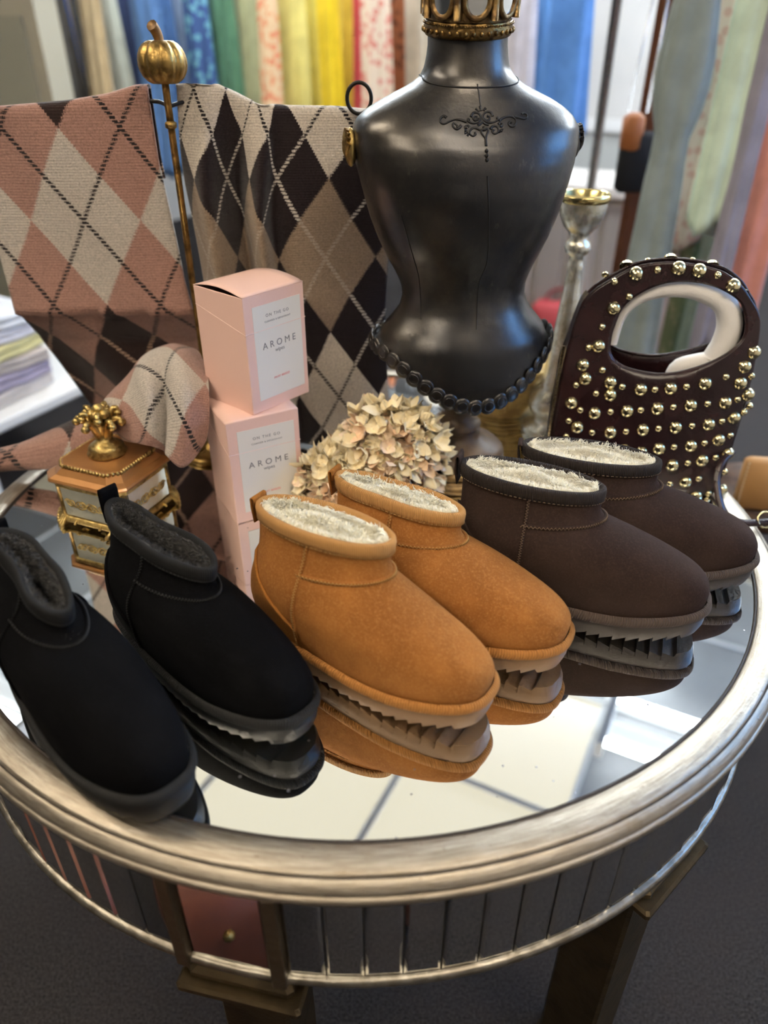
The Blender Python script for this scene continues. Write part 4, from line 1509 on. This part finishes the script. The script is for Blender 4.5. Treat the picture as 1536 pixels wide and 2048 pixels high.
for nm, r_ in (('big', .0086), ('small', .0045)):
    pr = [(r_ * math.sin(a_), r_ * .78 * math.cos(a_)) for a_ in np.linspace(0.001, PI / 2, 6)] + [(r_ * 1.04, -.0006)]
    m_ = MB().lathe(pr, 14)
    me = bpy.data.meshes.new('stud_' + nm)
    me.from_pydata(m_.V, [], m_.F)
    me.polygons.foreach_set('use_smooth', [True] * len(me.polygons))
    me.materials.append(STUD)
    stud_mb[nm] = me
BIG = [(918, 273), (858, 425), (795, 500), (805, 555), (905, 570), (905, 620), (748, 652), (842, 693), (773, 750), (905, 770), (1027, 598), (1146, 594), (1284, 574), (1442, 507), (1425, 573), (972, 685), (1093, 675), (1226, 662), (1364, 651), (1456, 620), (1035, 760), (1166, 750), (1298, 738), (1400, 712), (1100, 835), (1227, 824), (1338, 800), (1153, 902), (1272, 882), (1376, 855), (1205, 968), (1247, 1025), (1350, 1000), (1480, 450), (960, 840), (1030, 850)]
SMALL = [(980, 226), (872, 347), (818, 430), (873, 520), (768, 580), (848, 614), (953, 587), (1084, 598), (1210, 586), (1368, 547), (785, 680), (906, 687), (1027, 680), (1157, 668), (1294, 655), (1414, 638), (738, 723), (832, 770), (968, 766), (1098, 754), (1232, 743), (1352, 725), (1160, 828), (1282, 812), (1385, 782), (1215, 892), (1327, 870), (1143, 975), (1258, 955), (1363, 928), (1298, 1015), (728, 785), (1470, 545), (1462, 665), (1440, 690)]
eu = np.array([math.cos(BAGA), math.sin(BAGA)])
en = np.array([math.sin(BAGA), -math.cos(BAGA)])


def on_bag(px, py):
    w = .03
    for _ in range(20):
        dx, dy = (px - 768) / FPX, -(py - 1024) / FPX
        d = np.array([dx, math.cos(PITCH) + dy * math.sin(PITCH), -math.sin(PITCH) + dy * math.cos(PITCH)])
        t_ = ((np.array([BAGX, BAGY]) + en * w - CAM[:2]) @ en) / (d[:2] @ en)
        p = CAM + t_ * d
        u, v = (p[:2] - np.array([BAGX, BAGY])) @ eu, p[2] - TZ
        w = float(bag_w(u, v)) + .0026
    e_ = .002
    n = np.array([-(bag_w(u + e_, v) - bag_w(u - e_, v)) / (2 * e_), -1., -(bag_w(u, v + e_) - bag_w(u, v - e_)) / (2 * e_)])
    n[0], n[2] = (bag_w(u + e_, v) - bag_w(u - e_, v)) / (-2 * e_), (bag_w(u, v + e_) - bag_w(u, v - e_)) / (-2 * e_)
    return np.array([u, -w, v]), n / np.linalg.norm(n)


def put_stud(kind, p, n):
    q = Vector(n).to_track_quat('Z', 'Y')
    inst('stud', stud_mb[kind], bag, Matrix.Translation(Vector(p)) @ q.to_matrix().to_4x4())


for kind, L_ in (('big', BIG), ('small', SMALL)):
    for a_, b_ in L_:
        p, n = on_bag(768 + a_ / 2, 480 + b_ / 2)
        put_stud(kind, p, n)
# studs along the two handle straps and the right edge
for (u, v, kind, sd) in ((-.052, .279, 'small', -1), (-.028, .2895, 'big', -1), (-.004, .2945, 'small', -1), (.020, .2975, 'big', -1), (.044, .2955, 'big', -1), (.066, .2910, 'small', -1), (.086, .2800, 'big', -1),
                         (-.060, .2785, 'small', 1), (-.036, .2905, 'big', 1), (-.012, .2975, 'small', 1), (.014, .3005, 'big', 1), (.040, .3000, 'small', 1), (.064, .2945, 'big', 1), (.088, .2830, 'small', 1), (.108, .262, 'big', 1)):
    w = float(bag_w(u, v))
    put_stud(kind, (u, sd * (w + .0024) + (-.001), v + .001), (0, sd * .75, .66))
for v in np.arange(.03, .235, .0135):
    u = np.interp(v, [0, .02, .088, .158, .235], [.119, .125, .1305, .1325, .1275])
    put_stud('small' if int(v * 1000 / 13.5) % 2 else 'big', (u + .0005, 0.012, v), (1, 0, 0))

FOAM = mat('white_foam', (.78, .75, .73), .9, bump=(700, .0006))
fo = thing('foam_padding', 'white foam arch wrapped inside the handle of the studded handbag', 'foam', (BAGX, BAGY, TZ), BAGA)
pth = spline([(-.040, .0, .196), (-.036, 0, .232), (-.020, 0, .2560), (.010, 0, .2690), (.048, 0, .2700), (.083, 0, .2560), (.0975, 0, .232), (.0980, 0, .205), (.091, 0, .182)], 40)
rr_ = np.interp(np.linspace(0, 1, 40), [0, .2, .5, .75, 1], [.0065, .0085, .0125, .0155, .0165])
m_ = MB().tube(pth, rr_, 14)
m_.build('foam_tube', FOAM, fo)
MB().tube(spline([(.088, .0, .180), (.070, .0, .176), (.05, .0, .168), (.045, 0, .150)], 12), .012, 10).build('foam_end', FOAM, fo)

# strap with ring lying beside the handbag
sp_ = thing('handbag_strap', 'dark leather strap with gold ring looping off the side of the handbag', 'strap', (0, 0, TZ))
cp = [at(1466, 902, .045), at(1444, 925, .030), at(1433, 958, .015), at(1438, 1000, -.004), at(1452, 1032, -.022), at(1480, 1048, -.036), at(1520, 1046, -.036), at(1575, 1040, -.030)]
cp = np.array(cp)
cp[:, 2] -= TZ
cp[:, 2] = np.maximum(cp[:, 2], .009)
S_ = spline(cp, 60)
T_ = np.gradient(S_, axis=0)
T_ /= np.linalg.norm(T_, axis=1)[:, None]
sd_ = np.cross(T_, np.array([0, -.6, .8]))
sd_ /= np.linalg.norm(sd_, axis=1)[:, None]
P = np.stack([S_ - sd_ * .0045, S_ + sd_ * .0045], 1)
V, Fc = gridf(P)
o_ = obj('strap_band', V, Fc, LEATHER, sp_)
m_ = o_.modifiers.new('leather', 'SOLIDIFY')
m_.thickness = .0026
MB().tube([S_[-8] + np.array([.010 * math.cos(q), .006 * math.sin(q), .004 + .008 * math.sin(q)]) for q in np.linspace(0, 2 * PI, 21)[:-1]], .0017, 7, closed=True).build('ring', STUD, sp_)

# ------------------------------------------------------------------ preserved hydrangea
PET = [mat('cream_petal', (1.0, .85, .55), .75, 0, (1.0, .92, .72), 40), mat('peach_petal', (.96, .66, .42), .75, 0, (.97, .76, .55), 40), mat('pale_peach_petal', (.97, .80, .62), .75, 0, (.96, .72, .52), 40)]
for m_ in PET:
    m_.node_tree.nodes['Principled BSDF'].inputs['Subsurface Weight'].default_value = .0
    m_.node_tree.nodes['Principled BSDF'].inputs['Subsurface Radius'].default_value = (.012, .006, .003)
fl_me = []
for v_ in range(9):
    m_ = MB()
    r1 = np.random.default_rng(50 + v_)
    for k_ in range(4):
        a_ = k_ * PI / 2 + r1.normal(0, .15)
        Lp, Wp, cup = .0135 * r1.uniform(.85, 1.2), .0080 * r1.uniform(.8, 1.2), r1.uniform(.3, 1.3)
        P = []
        for t_ in np.linspace(0, 1, 6):
            wv = Wp * math.sin(min(1, t_ * .93 + .06) * PI) ** .6
            row = []
            for s_ in np.linspace(-1, 1, 5):
                x = Lp * t_
                y = wv * s_
                z = .002 + Lp * cup * t_ ** 2 + .0025 * abs(s_) ** 2 + .0028 * math.sin(s_ * 6 + k_ * 2 + v_) * t_
                row.append((x * math.cos(a_) - y * math.sin(a_), x * math.sin(a_) + y * math.cos(a_), z))
            P.append(row)
        V, Fc = gridf(np.array(P))
        m_.add(V, Fc)
    m_.sphere((0, 0, .002), .0014, 6, 4)
    me = bpy.data.meshes.new('floret')
    me.from_pydata(m_.V, [], m_.F)
    me.polygons.foreach_set('use_smooth', [True] * len(me.polygons))
    me.materials.append(PET[v_ // 3])
    fl_me.append(me)


def hydrangea(label, c, rad, n, seed, creamy):
    r1 = np.random.default_rng(seed)
    t = thing('hydrangea_head', label, 'flower', (c[0], c[1], TZ), 0, 'preserved hydrangeas on the table')
    for k_ in range(n):
        zc = 1 - 2 * (k_ + .5) / n
        zc = max(zc, -.75)
        a_ = k_ * 2.39996 + r1.normal(0, .1)
        s_ = math.sqrt(max(0, 1 - zc * zc))
        d = np.array([s_ * math.cos(a_), s_ * math.sin(a_), zc])
        rr = r1.uniform(.82, 1.12)
        p = np.array([d[0] * rad[0] * rr, d[1] * rad[1] * rr, c[2] + d[2] * rad[2] * rr])
        p[2] = max(p[2], .012)
        n_ = d / np.array(rad)
        n_ /= np.linalg.norm(n_)
        n_ = n_ + r1.normal(0, .5, 3)
        tint = r1.uniform() + .55 * (d[2] + d[0] * .5) * 1
        kk = 0 if tint > creamy else (1 if r1.uniform() < .5 else 2)
        M_ = Matrix.Translation(Vector(p)) @ Vector(n_).to_track_quat('Z', 'Y').to_matrix().to_4x4() @ Matrix.Rotation(r1.uniform(0, 6.28), 4, 'Z') @ Matrix.Scale(r1.uniform(.62, .98), 4)
        inst('floret', fl_me[kk * 3 + int(r1.integers(0, 3))], t, M_)
    core = MB().sphere((0, 0, c[2]), np.array(rad) * .82, 20, 12)
    core.V = [(x, y, max(z, .002)) for x, y, z in core.V]
    core.build('flower_core', PET[1], t)
    stm = MB()
    for k_ in range(4):
        stm.tube(spline([(0, 0, .03), (.02 + .012 * k_, -rad[1] * .7, .03 - .004 * k_), (.04 + .012 * k_, -rad[1] - .004 * k_, .012)], 8), .0012, 5)
    stm.build('stem', mat('dry_stem', (.55, .35, .14), .7), t)
    return t


hydrangea('large round cream and peach hydrangea head in front of the bust pedestal', (.036, .050, .066), (.066, .046, .062), 298, 3, .62)
hydrangea('low cream hydrangea head between the pink boxes and the tan boots', (-.034, .028, .038), (.050, .036, .040), 190, 4, .25)

# ------------------------------------------------------------------ clothes racks and shop behind
def cloth(name, c, c2=None, kind=None, scale=30):
    c = lin(*c)
    if kind == 'floral':
        k = N(name)
        v = k.n('ShaderNodeTexVoronoi')
        v.inputs['Scale'].default_value = scale
        k.l(k.obj(), v.inputs['Vector'])
        f = k.math('MULTIPLY', k.math('LESS_THAN', v.outputs['Distance'], .40), .7)
        k.l(k.mix(f, c, lin(*c2)), k.b.inputs['Base Color'])
        k.b.inputs['Roughness'].default_value = .9
        k.b.inputs['Specular IOR Level'].default_value = .15
        return k.m
    return mat(name, c, .9, 0, tuple(x * .82 for x in c), 12, spec=.15, sheen=.15)


def garment(name, label, cat, px, f_or_y, wpx, m, zb, zt=1.50, group=None, folds=5, seed=0, flat=.45, plane='room', pxy=110, prof=None):
    """a garment hung on the rail, seen from its side"""
    r1 = np.random.default_rng(seed)
    dx, dy = (px - 768) / FPX, -(pxy - 1024) / FPX
    d = np.array([dx, math.cos(PITCH) + dy * math.sin(PITCH), -math.sin(PITCH) + dy * math.cos(PITCH)])
    if plane == 'room':
        t_ = (f_or_y - CAM[:2] @ RF) / (d[:2] @ RF)
    else:
        t_ = (f_or_y - CAM[1]) / d[1]
    p = CAM + t_ * d
    w = wpx / FPX * t_ * 1.12
    nth, nz = 56, 26
    th = np.arange(nth) * 2 * PI / nth
    ph1, ph2 = r1.uniform(0, 6), r1.uniform(0, 6)
    P = []
    for i, s in enumerate(np.linspace(0, 1, nz)):
        z = zt - (zt - zb) * s
        sh = min(1, .18 + 2.0 * math.sqrt(max(0, s)) ) if s < .16 else 1.
        wid = w / 2 * (sh if s < .16 else (1 + .18 * (s - .16)))
        if prof:
            wid = w / 2 * float(np.interp(z, *prof)) * (sh if s < .05 else 1)
        fold = 1 + (.07 + .20 * s) * np.sin(folds * th + ph1 + 1.2 * s) + .06 * s * np.sin((folds * 2 + 1) * th + ph2)
        x = wid * np.cos(th) * fold
        y = wid * flat * np.sin(th) * fold + .02 * math.sin(3 * s + ph1)
        zz = z + .025 * s * np.sin(2 * th + ph2)
        P.append(np.stack([x, y, zz + 0 * th], 1))
    V, Fc = gridf(np.array(P), cv=True)
    Fc = list(Fc) + [tuple(range(nth)), tuple(range((nz - 1) * nth, nz * nth))[::-1]]
    yaw = RA if plane == 'room' else math.atan2(p[1] - CAM[1], p[0] - CAM[0]) - PI / 2
    o = obj(name, V, Fc, m, None, loc=(p[0], p[1], 0), rotz=yaw)
    tag(o, label, cat, group)
    hk = MB().tube([(0, 0, zt - .03), (0, 0, zt + .05)] + [(.02 - .02 * math.cos(a_), 0, zt + .05 + .028 * math.sin(a_)) for a_ in np.linspace(0.2, 3.6, 8)], .0028, 6)
    hk.build('hanger_hook', CHROME, o)
    return p


G1 = 'clothes on the long back rack'
FR = 2.55
back = [
    ('jacket', 'charcoal jacket hanging beside the grey partition at the far end of the back rack', 122, 55, (72, 66, 60), None),
    ('blouse', 'royal blue blouse sleeve hanging next to the charcoal jacket', 138, 26, (50, 95, 175), None),
    ('trousers', 'sand coloured trousers hanging second after the blue blouse', 166, 42, (214, 192, 156), None),
    ('trousers', 'caramel beige trousers hanging between sand trousers and white shirt', 196, 40, (196, 168, 126), None),
    ('shirt', 'greyish white shirt hanging beside the dark denim jeans', 229, 42, (212, 212, 196), None),
    ('jeans', 'dark indigo jeans hanging left of the pumpkin finial', 263, 42, (56, 66, 100), None),
    ('jeans', 'mid blue washed jeans hanging behind the pumpkin finial', 300, 50, (92, 126, 172), None),
    ('jeans', 'steel blue jeans hanging just right of the pumpkin finial', 338, 42, (78, 112, 162), None),
    ('shirt', 'pale sky blue shirt hanging beside the navy floral dress', 374, 40, (158, 176, 202), None),
    ('dress', 'navy and turquoise floral dress hanging between pale blue shirt and green blouse', 407, 46, (62, 84, 128), (120, 180, 190)),
    ('blouse', 'sage green blouse hanging beside the floral navy dress', 447, 46, (96, 138, 108), None),
    ('blouse', 'khaki olive blouse hanging between sage blouse and yellow dress', 497, 60, (170, 168, 128), None),
    ('dress', 'orange and cream patterned dress squeezed behind the khaki blouse', 536, 34, (222, 190, 150), (214, 96, 60)),
    ('dress', 'pale lemon yellow dress, first of the yellow clothes after the khaki blouse', 575, 58, (228, 214, 128), None),
    ('dress', 'soft yellow dress in the middle of the yellow clothes', 622, 52, (232, 214, 104), None),
    ('top', 'bright golden yellow top beside the coral dress', 662, 36, (240, 204, 44), None),
    ('top', 'ochre yellow top squeezed between golden top and coral dress', 688, 24, (214, 178, 66), None),
    ('dress', 'coral pink dress hanging beside the yellow tops', 714, 34, (226, 92, 96), None),
    ('dress', 'white dress with red flowers hanging above the iron ring', 750, 46, (236, 214, 190), (216, 96, 84)),
    ('dress', 'dark rust patterned dress hanging left of the neck of the bust', 789, 26, (150, 92, 62), (70, 40, 34)),
    ('blouse', 'ivory blouse hanging directly behind the crown', 828, 48, (228, 216, 196), None),
    ('blouse', 'cream coat hanging behind the neck of the bust', 900, 80, (214, 200, 180), None),
    ('blouse', 'lilac white blouse hanging beside the long denim dress', 1036, 44, (214, 208, 216), None),
    ('dress', 'medium blue denim dress hanging right of the crown', 1082, 56, (98, 142, 194), None),
    ('dress', 'long cornflower blue denim dress at the right end of the back rack', 1134, 64, (88, 132, 190), None)]
for i, (nm, lab, px, wpx, c, c2) in enumerate(back):
    m = cloth('cloth_%s_%d' % (nm, i), c, c2, 'floral' if c2 else None)
    garment(nm, lab, nm, px, FR + .10 * (i % 3 - 1), wpx * 1.08, m, 1.0 if px > 1000 else .72, 1.74 + .03 * (i % 2), G1, 4 + i % 4, 100 + i, .42)
ra_ = thing('clothes_rack', 'long chrome clothes rail holding the clothes behind the scarves', 'clothes rack', (*room(0, FR), 0), RA)
MB().tube([(-3.0, 0, 1.865), (1.05, 0, 1.865)], .014, 10).build('rail', CHROME, ra_)
for x_ in (-3.0, -1.0, 1.05):
    MB().tube([(x_, 0, .03), (x_, 0, 1.865)], .014, 10).build('upright', CHROME, ra_)
    MB().box(x_ - .02, x_ + .02, -.28, .28, .0, .03).build('rack_foot', CHROME, ra_, False)

G2 = 'clothes on the near rack'
right_ = [
    ('coat', 'dark brown coat edge at the inner end of the right rack', 1318, 1.50, 30, (92, 56, 38), None, .45, 5),
    ('dress', 'dusty blue grey dress with deep folds in front of the right rack', 1374, 1.02, 86, (144, 154, 152), None, .30, 5),
    ('blouse', 'camel brown blouse behind the dusty blue dress', 1408, 1.22, 40, (204, 172, 126), None, .80, 5),
    ('blouse', 'cream lace blouse with pink flowers beside the camel blouse', 1440, 1.12, 56, (230, 214, 196), (214, 168, 152), .86, 4),
    ('trousers', 'tan trousers hanging low beside the dusty blue dress', 1408, 1.30, 36, (198, 166, 128), None, .30, 4),
    ('skirt', 'pale lilac skirt hanging between tan trousers and olive skirt', 1438, 1.26, 36, (206, 196, 206), None, .32, 6),
    ('skirt', 'olive green printed skirt hanging beneath the cream lace blouse', 1474, 1.24, 48, (112, 124, 94), (150, 150, 124), .36, 6),
    ('dress', 'pale mint green shirt dress hanging beside the lace blouse', 1490, 1.02, 62, (206, 224, 204), None, .92, 4),
    ('skirt', 'sea green grey skirt hanging under the mint shirt dress', 1518, 1.18, 50, (150, 172, 156), None, .35, 6),
    ('top', 'mauve grey knitted top hanging right of the mint dress', 1540, .98, 36, (150, 146, 160), None, .62, 4),
    ('dress', 'salmon pink dress at the right picture edge behind the handbag', 1600, 1.0, 72, (222, 152, 138), None, .30, 6),
    ('dress', 'raspberry pink dress hanging behind the salmon dress', 1612, 1.3, 40, (190, 70, 100), None, .30, 5)]
pr_ = []
for i, (nm, lab, px, y, wpx, c, c2, zb, fo_) in enumerate(right_):
    m = cloth('near_cloth_%s_%d' % (nm, i), c, c2, 'floral' if c2 else None, 45)
    zt = {4: 1.02, 5: 1.0, 6: .98, 8: .97}.get(i, 1.56)
    pr_.append(garment(nm, lab, nm, px, y, wpx, m, zb, zt, G2, fo_, 200 + i, .42, 'y', prof=([.3, .6, 1.0, 1.10, 1.18, 1.24, 1.36, 1.56], [1.15, 1.0, .78, .66, 1.05, 1.12, .86, .62]) if i == 1 else None))
r2_ = thing('clothes_rack', 'near chrome clothes rail at the right holding the dusty blue dress', 'clothes rack', (0, 0, 0))
MB().tube([(.66, 1.62, 1.68), (1.5, .72, 1.68)], .014, 10).build('rail', CHROME, r2_)
for (x_, y_) in ((.66, 1.62), (1.5, .72)):
    MB().tube([(x_, y_, .03), (x_, y_, 1.68)], .014, 10).build('upright', CHROME, r2_)
    MB().box(x_ - .2, x_ + .2, y_ - .02, y_ + .02, .0, .03).build('rack_foot', CHROME, r2_, False)
# shoulder bag with chain hanging at the end of the near rack
q = at(1264, 268, 1.35)
sb = thing('shoulder_bag', 'cognac brown shoulder bag hanging on a thin chain before the white wall', 'bag', (q[0], q[1], q[2]))
MB().bbox(-.026, .026, -.025, .025, -.045, .05, .012).build('bag_body', mat('cognac_leather', lin(156, 92, 46), .5), sb)
MB().tube([(-.02, 0, .05), (.0, 0, .3), (.05, 0, .62)], .003, 6).build('chain', CHROME, sb)
MB().tube([(.03, 0, .05), (.035, 0, .3), (.055, 0, .62)], .003, 6).build('chain', CHROME, sb)
q = at(1262, 345, 1.35)
bg_ = thing('black_pouch', 'small black fabric pouch hanging below the cognac shoulder bag', 'bag', (q[0], q[1], q[2]))
MB().bbox(-.04, .06, -.02, .02, -.05, .10, .012).build('pouch_body', mat('black_cloth', (.008, .008, .01), .9), bg_)

# grey partition at the far left, red bag on the floor, display of folded clothes
q = at(40, 150, 2.25)
pt = tag(MB().box(-.60, .14, 0, .10, 0, 2.3).build('wall_partition', mat('partition_paint', lin(168, 160, 140), .8), None, False, loc=(q[0], q[1], 0), rotz=RA), kind='structure')
MB().box(-.54, .08, -.012, 0, .2, 1.36).build('partition_panel', mat('partition_panel', lin(150, 146, 128), .7), pt, False)
q = at(1118, 650, 2.75)
rb = thing('red_bag', 'red shopping bag standing on the carpet behind the candlestick', 'bag', (q[0], q[1], 0), RA)
MB().bbox(-.13, .13, -.08, .08, 0, .22, .02).build('bag_body', mat('red_paper', lin(178, 66, 68), .7), rb)
MB().tube([(.08 * math.cos(a_), 0, .22 + .06 * math.sin(a_)) for a_ in np.linspace(0, PI, 12)], .006, 6).build('bag_handle', mat('red_cord', lin(150, 40, 50), .8), rb)

dt = thing('low_display_table', 'low white display table stacked with folded clothes at the left', 'table', (-1.36, 1.55, 0), RA)
MB().bbox(-.55, .40, -.34, .34, .30, .34, .008).build('tabletop', WHITE_PAINT, dt, False)
for x_ in (-.5, .35):
    for y_ in (-.3, .3):
        MB().box(x_ - .025, x_ + .025, y_ - .025, y_ + .025, 0, .30).build('leg', WHITE_PAINT, dt, False)
stack = [((216, 206, 200), 'off white'), ((176, 164, 186), 'lilac'), ((200, 188, 180), 'beige'), ((232, 220, 160), 'pale yellow'), ((236, 230, 236), 'white'), ((236, 236, 240), 'snow white')]
for col in range(2):
    z = .342
    for i, (c, w_) in enumerate(stack):
        c = tuple(min(255, int(x_ * (1 - .06 * col))) for x_ in c)
        xx, yy = (-.10, -.12) if col == 0 else (.20, -.10)
        g = thing('folded_garment', '%s folded garment in the %s pile on the low table, %s from below' % (w_, ('back' if col == 0 else 'front'), ('lowest', 'second', 'third', 'fourth', 'fifth', 'sixth')[i]), 'folded garment', (-1.36 + xx * math.cos(RA) - yy * math.sin(RA), 1.55 + xx * math.sin(RA) + yy * math.cos(RA), z), RA + .12 * math.sin(i * 2.1 + col), 'folded clothes on the low table')
        h_ = .038 + .008 * (i % 2)
        P = np.array([[(X, Y, 0) for Y in (-.15, .15)] for X in (-.13, .13)])
        mb = MB()
        for lay in range(2):
            a_ = np.linspace(-PI / 2, PI / 2, 7)
            prof = [(.12 + h_ / 4 * math.cos(q_), h_ * (lay * .5 + .25) + h_ / 4 * math.sin(q_)) for q_ in a_]
            prof = [(-.12, prof[0][1])] + prof + [(-.12, prof[-1][1])]
            PP = np.array([[(X, Y + .01 * math.sin(Y * 30 + i), Z + .002 * math.sin(Y * 40 + X * 20)) for X, Z in prof] for Y in np.linspace(-.15, .15, 14)])
            V, Fc = gridf(PP, cv=True)
            k_ = len(prof)
            mb.add(V, list(Fc) + [tuple(range(k_)), tuple(range(len(V) - k_, len(V)))[::-1]])
        mb.build('folded_cloth', cloth('folded_%d_%d' % (col, i), c), g, sharp=50)
        z += h_ + .002
# tan leather wallet on a stool beyond the table, right of the handbag
q = at(1502, 1012, .36)
sl = thing('side_stool', 'small dark stool behind the table rim at the right', 'stool', (q[0] + .06, q[1] + .06, 0))
MB().lathe([(0, q[2] - .03), (.12, q[2] - .03), (.125, q[2] - .02), (.12, q[2] - .004), (0, q[2] - .004)], 28).build('seat', DARK_WOOD, sl)
for a_ in (0.5, 2.6, 4.7):
    MB().tube([(.08 * math.cos(a_), .08 * math.sin(a_), q[2] - .03), (.12 * math.cos(a_), .12 * math.sin(a_), 0)], .012, 8).build('leg', DARK_WOOD, sl)
wl = thing('leather_wallet', 'tan leather wallet standing upright behind the strap of the handbag', 'wallet', (q[0], q[1], q[2] - .003), -.15)
MB().bbox(-.034, .034, -.012, .012, 0, .105, .006).build('wallet_body', mat('tan_leather', lin(190, 140, 84), .55), wl)
tsd = MB()
for z in np.arange(.008, .10, .008):
    tsd.tube([(-.030, -.0125, z), (-.030, -.0125, z + .004)], .0012, 5)
tsd.build('stitching', mat('cream_thread', lin(225, 205, 170), .7), wl)

# added stand-in for a person's brown leather clothes, seen only in the apron mirrors
pf_ = thing('clothes_stand_in', 'added round brown stand-in for leather clothes of a person mirrored in the table apron', 'stand-in', (-.42, -.80, 0))
MB().lathe([(0, 0), (.17, 0), (.20, .02), (.215, .12), (.205, .24), (.17, .285), (.08, .30), (0, .302)], 40).build('stand_in_body', mat('brown_leather', lin(112, 62, 44), .5, 0, lin(92, 50, 36), 9), pf_)
for k_ in range(16):
    a_ = k_ * PI / 8
    MB().sphere((.207 * math.cos(a_), .207 * math.sin(a_), .235), .009, 8, 5).build('gold_dot', GILT, pf_)

# panelled counter before the back wall, seen between the bust and the near rack
def on_room(px, py, f):
    dx, dy = (px - 768) / FPX, -(py - 1024) / FPX
    d = np.array([dx, math.cos(PITCH) + dy * math.sin(PITCH), -math.sin(PITCH) + dy * math.cos(PITCH)])
    return CAM + d * ((f - CAM[:2] @ RF) / (d[:2] @ RF))


FC = 2.86
b0_, b1_ = on_room(1010, 500, FC)[:2] @ RB, on_room(1330, 500, FC)[:2] @ RB
ct = thing('shop_counter', 'low taupe panelled counter with pale top behind the candlestick', 'counter', (*room(b0_, FC), 0), RA)
TAUPE = mat('taupe_paint', lin(168, 156, 146), .7)
w_ = b1_ - b0_
MB().bbox(0, w_, .02, .42, 0, .70, .01).build('counter_body', TAUPE, ct, False)
MB().bbox(-.03, w_ + .03, -.03, .45, .70, .75, .008).build('counter_top', mat('pale_counter_top', lin(214, 204, 194), .5), ct, False)
n_ = 5
for k_ in range(n_):
    MB().bbox(w_ * k_ / n_ + .012, w_ * (k_ + 1) / n_ - .012, 0, .022, .08, .66, .005).build('counter_panel', mat('counter_panel_%d' % k_, lin(*((158, 146, 138), (148, 136, 128))[k_ % 2]), .7), ct, False)
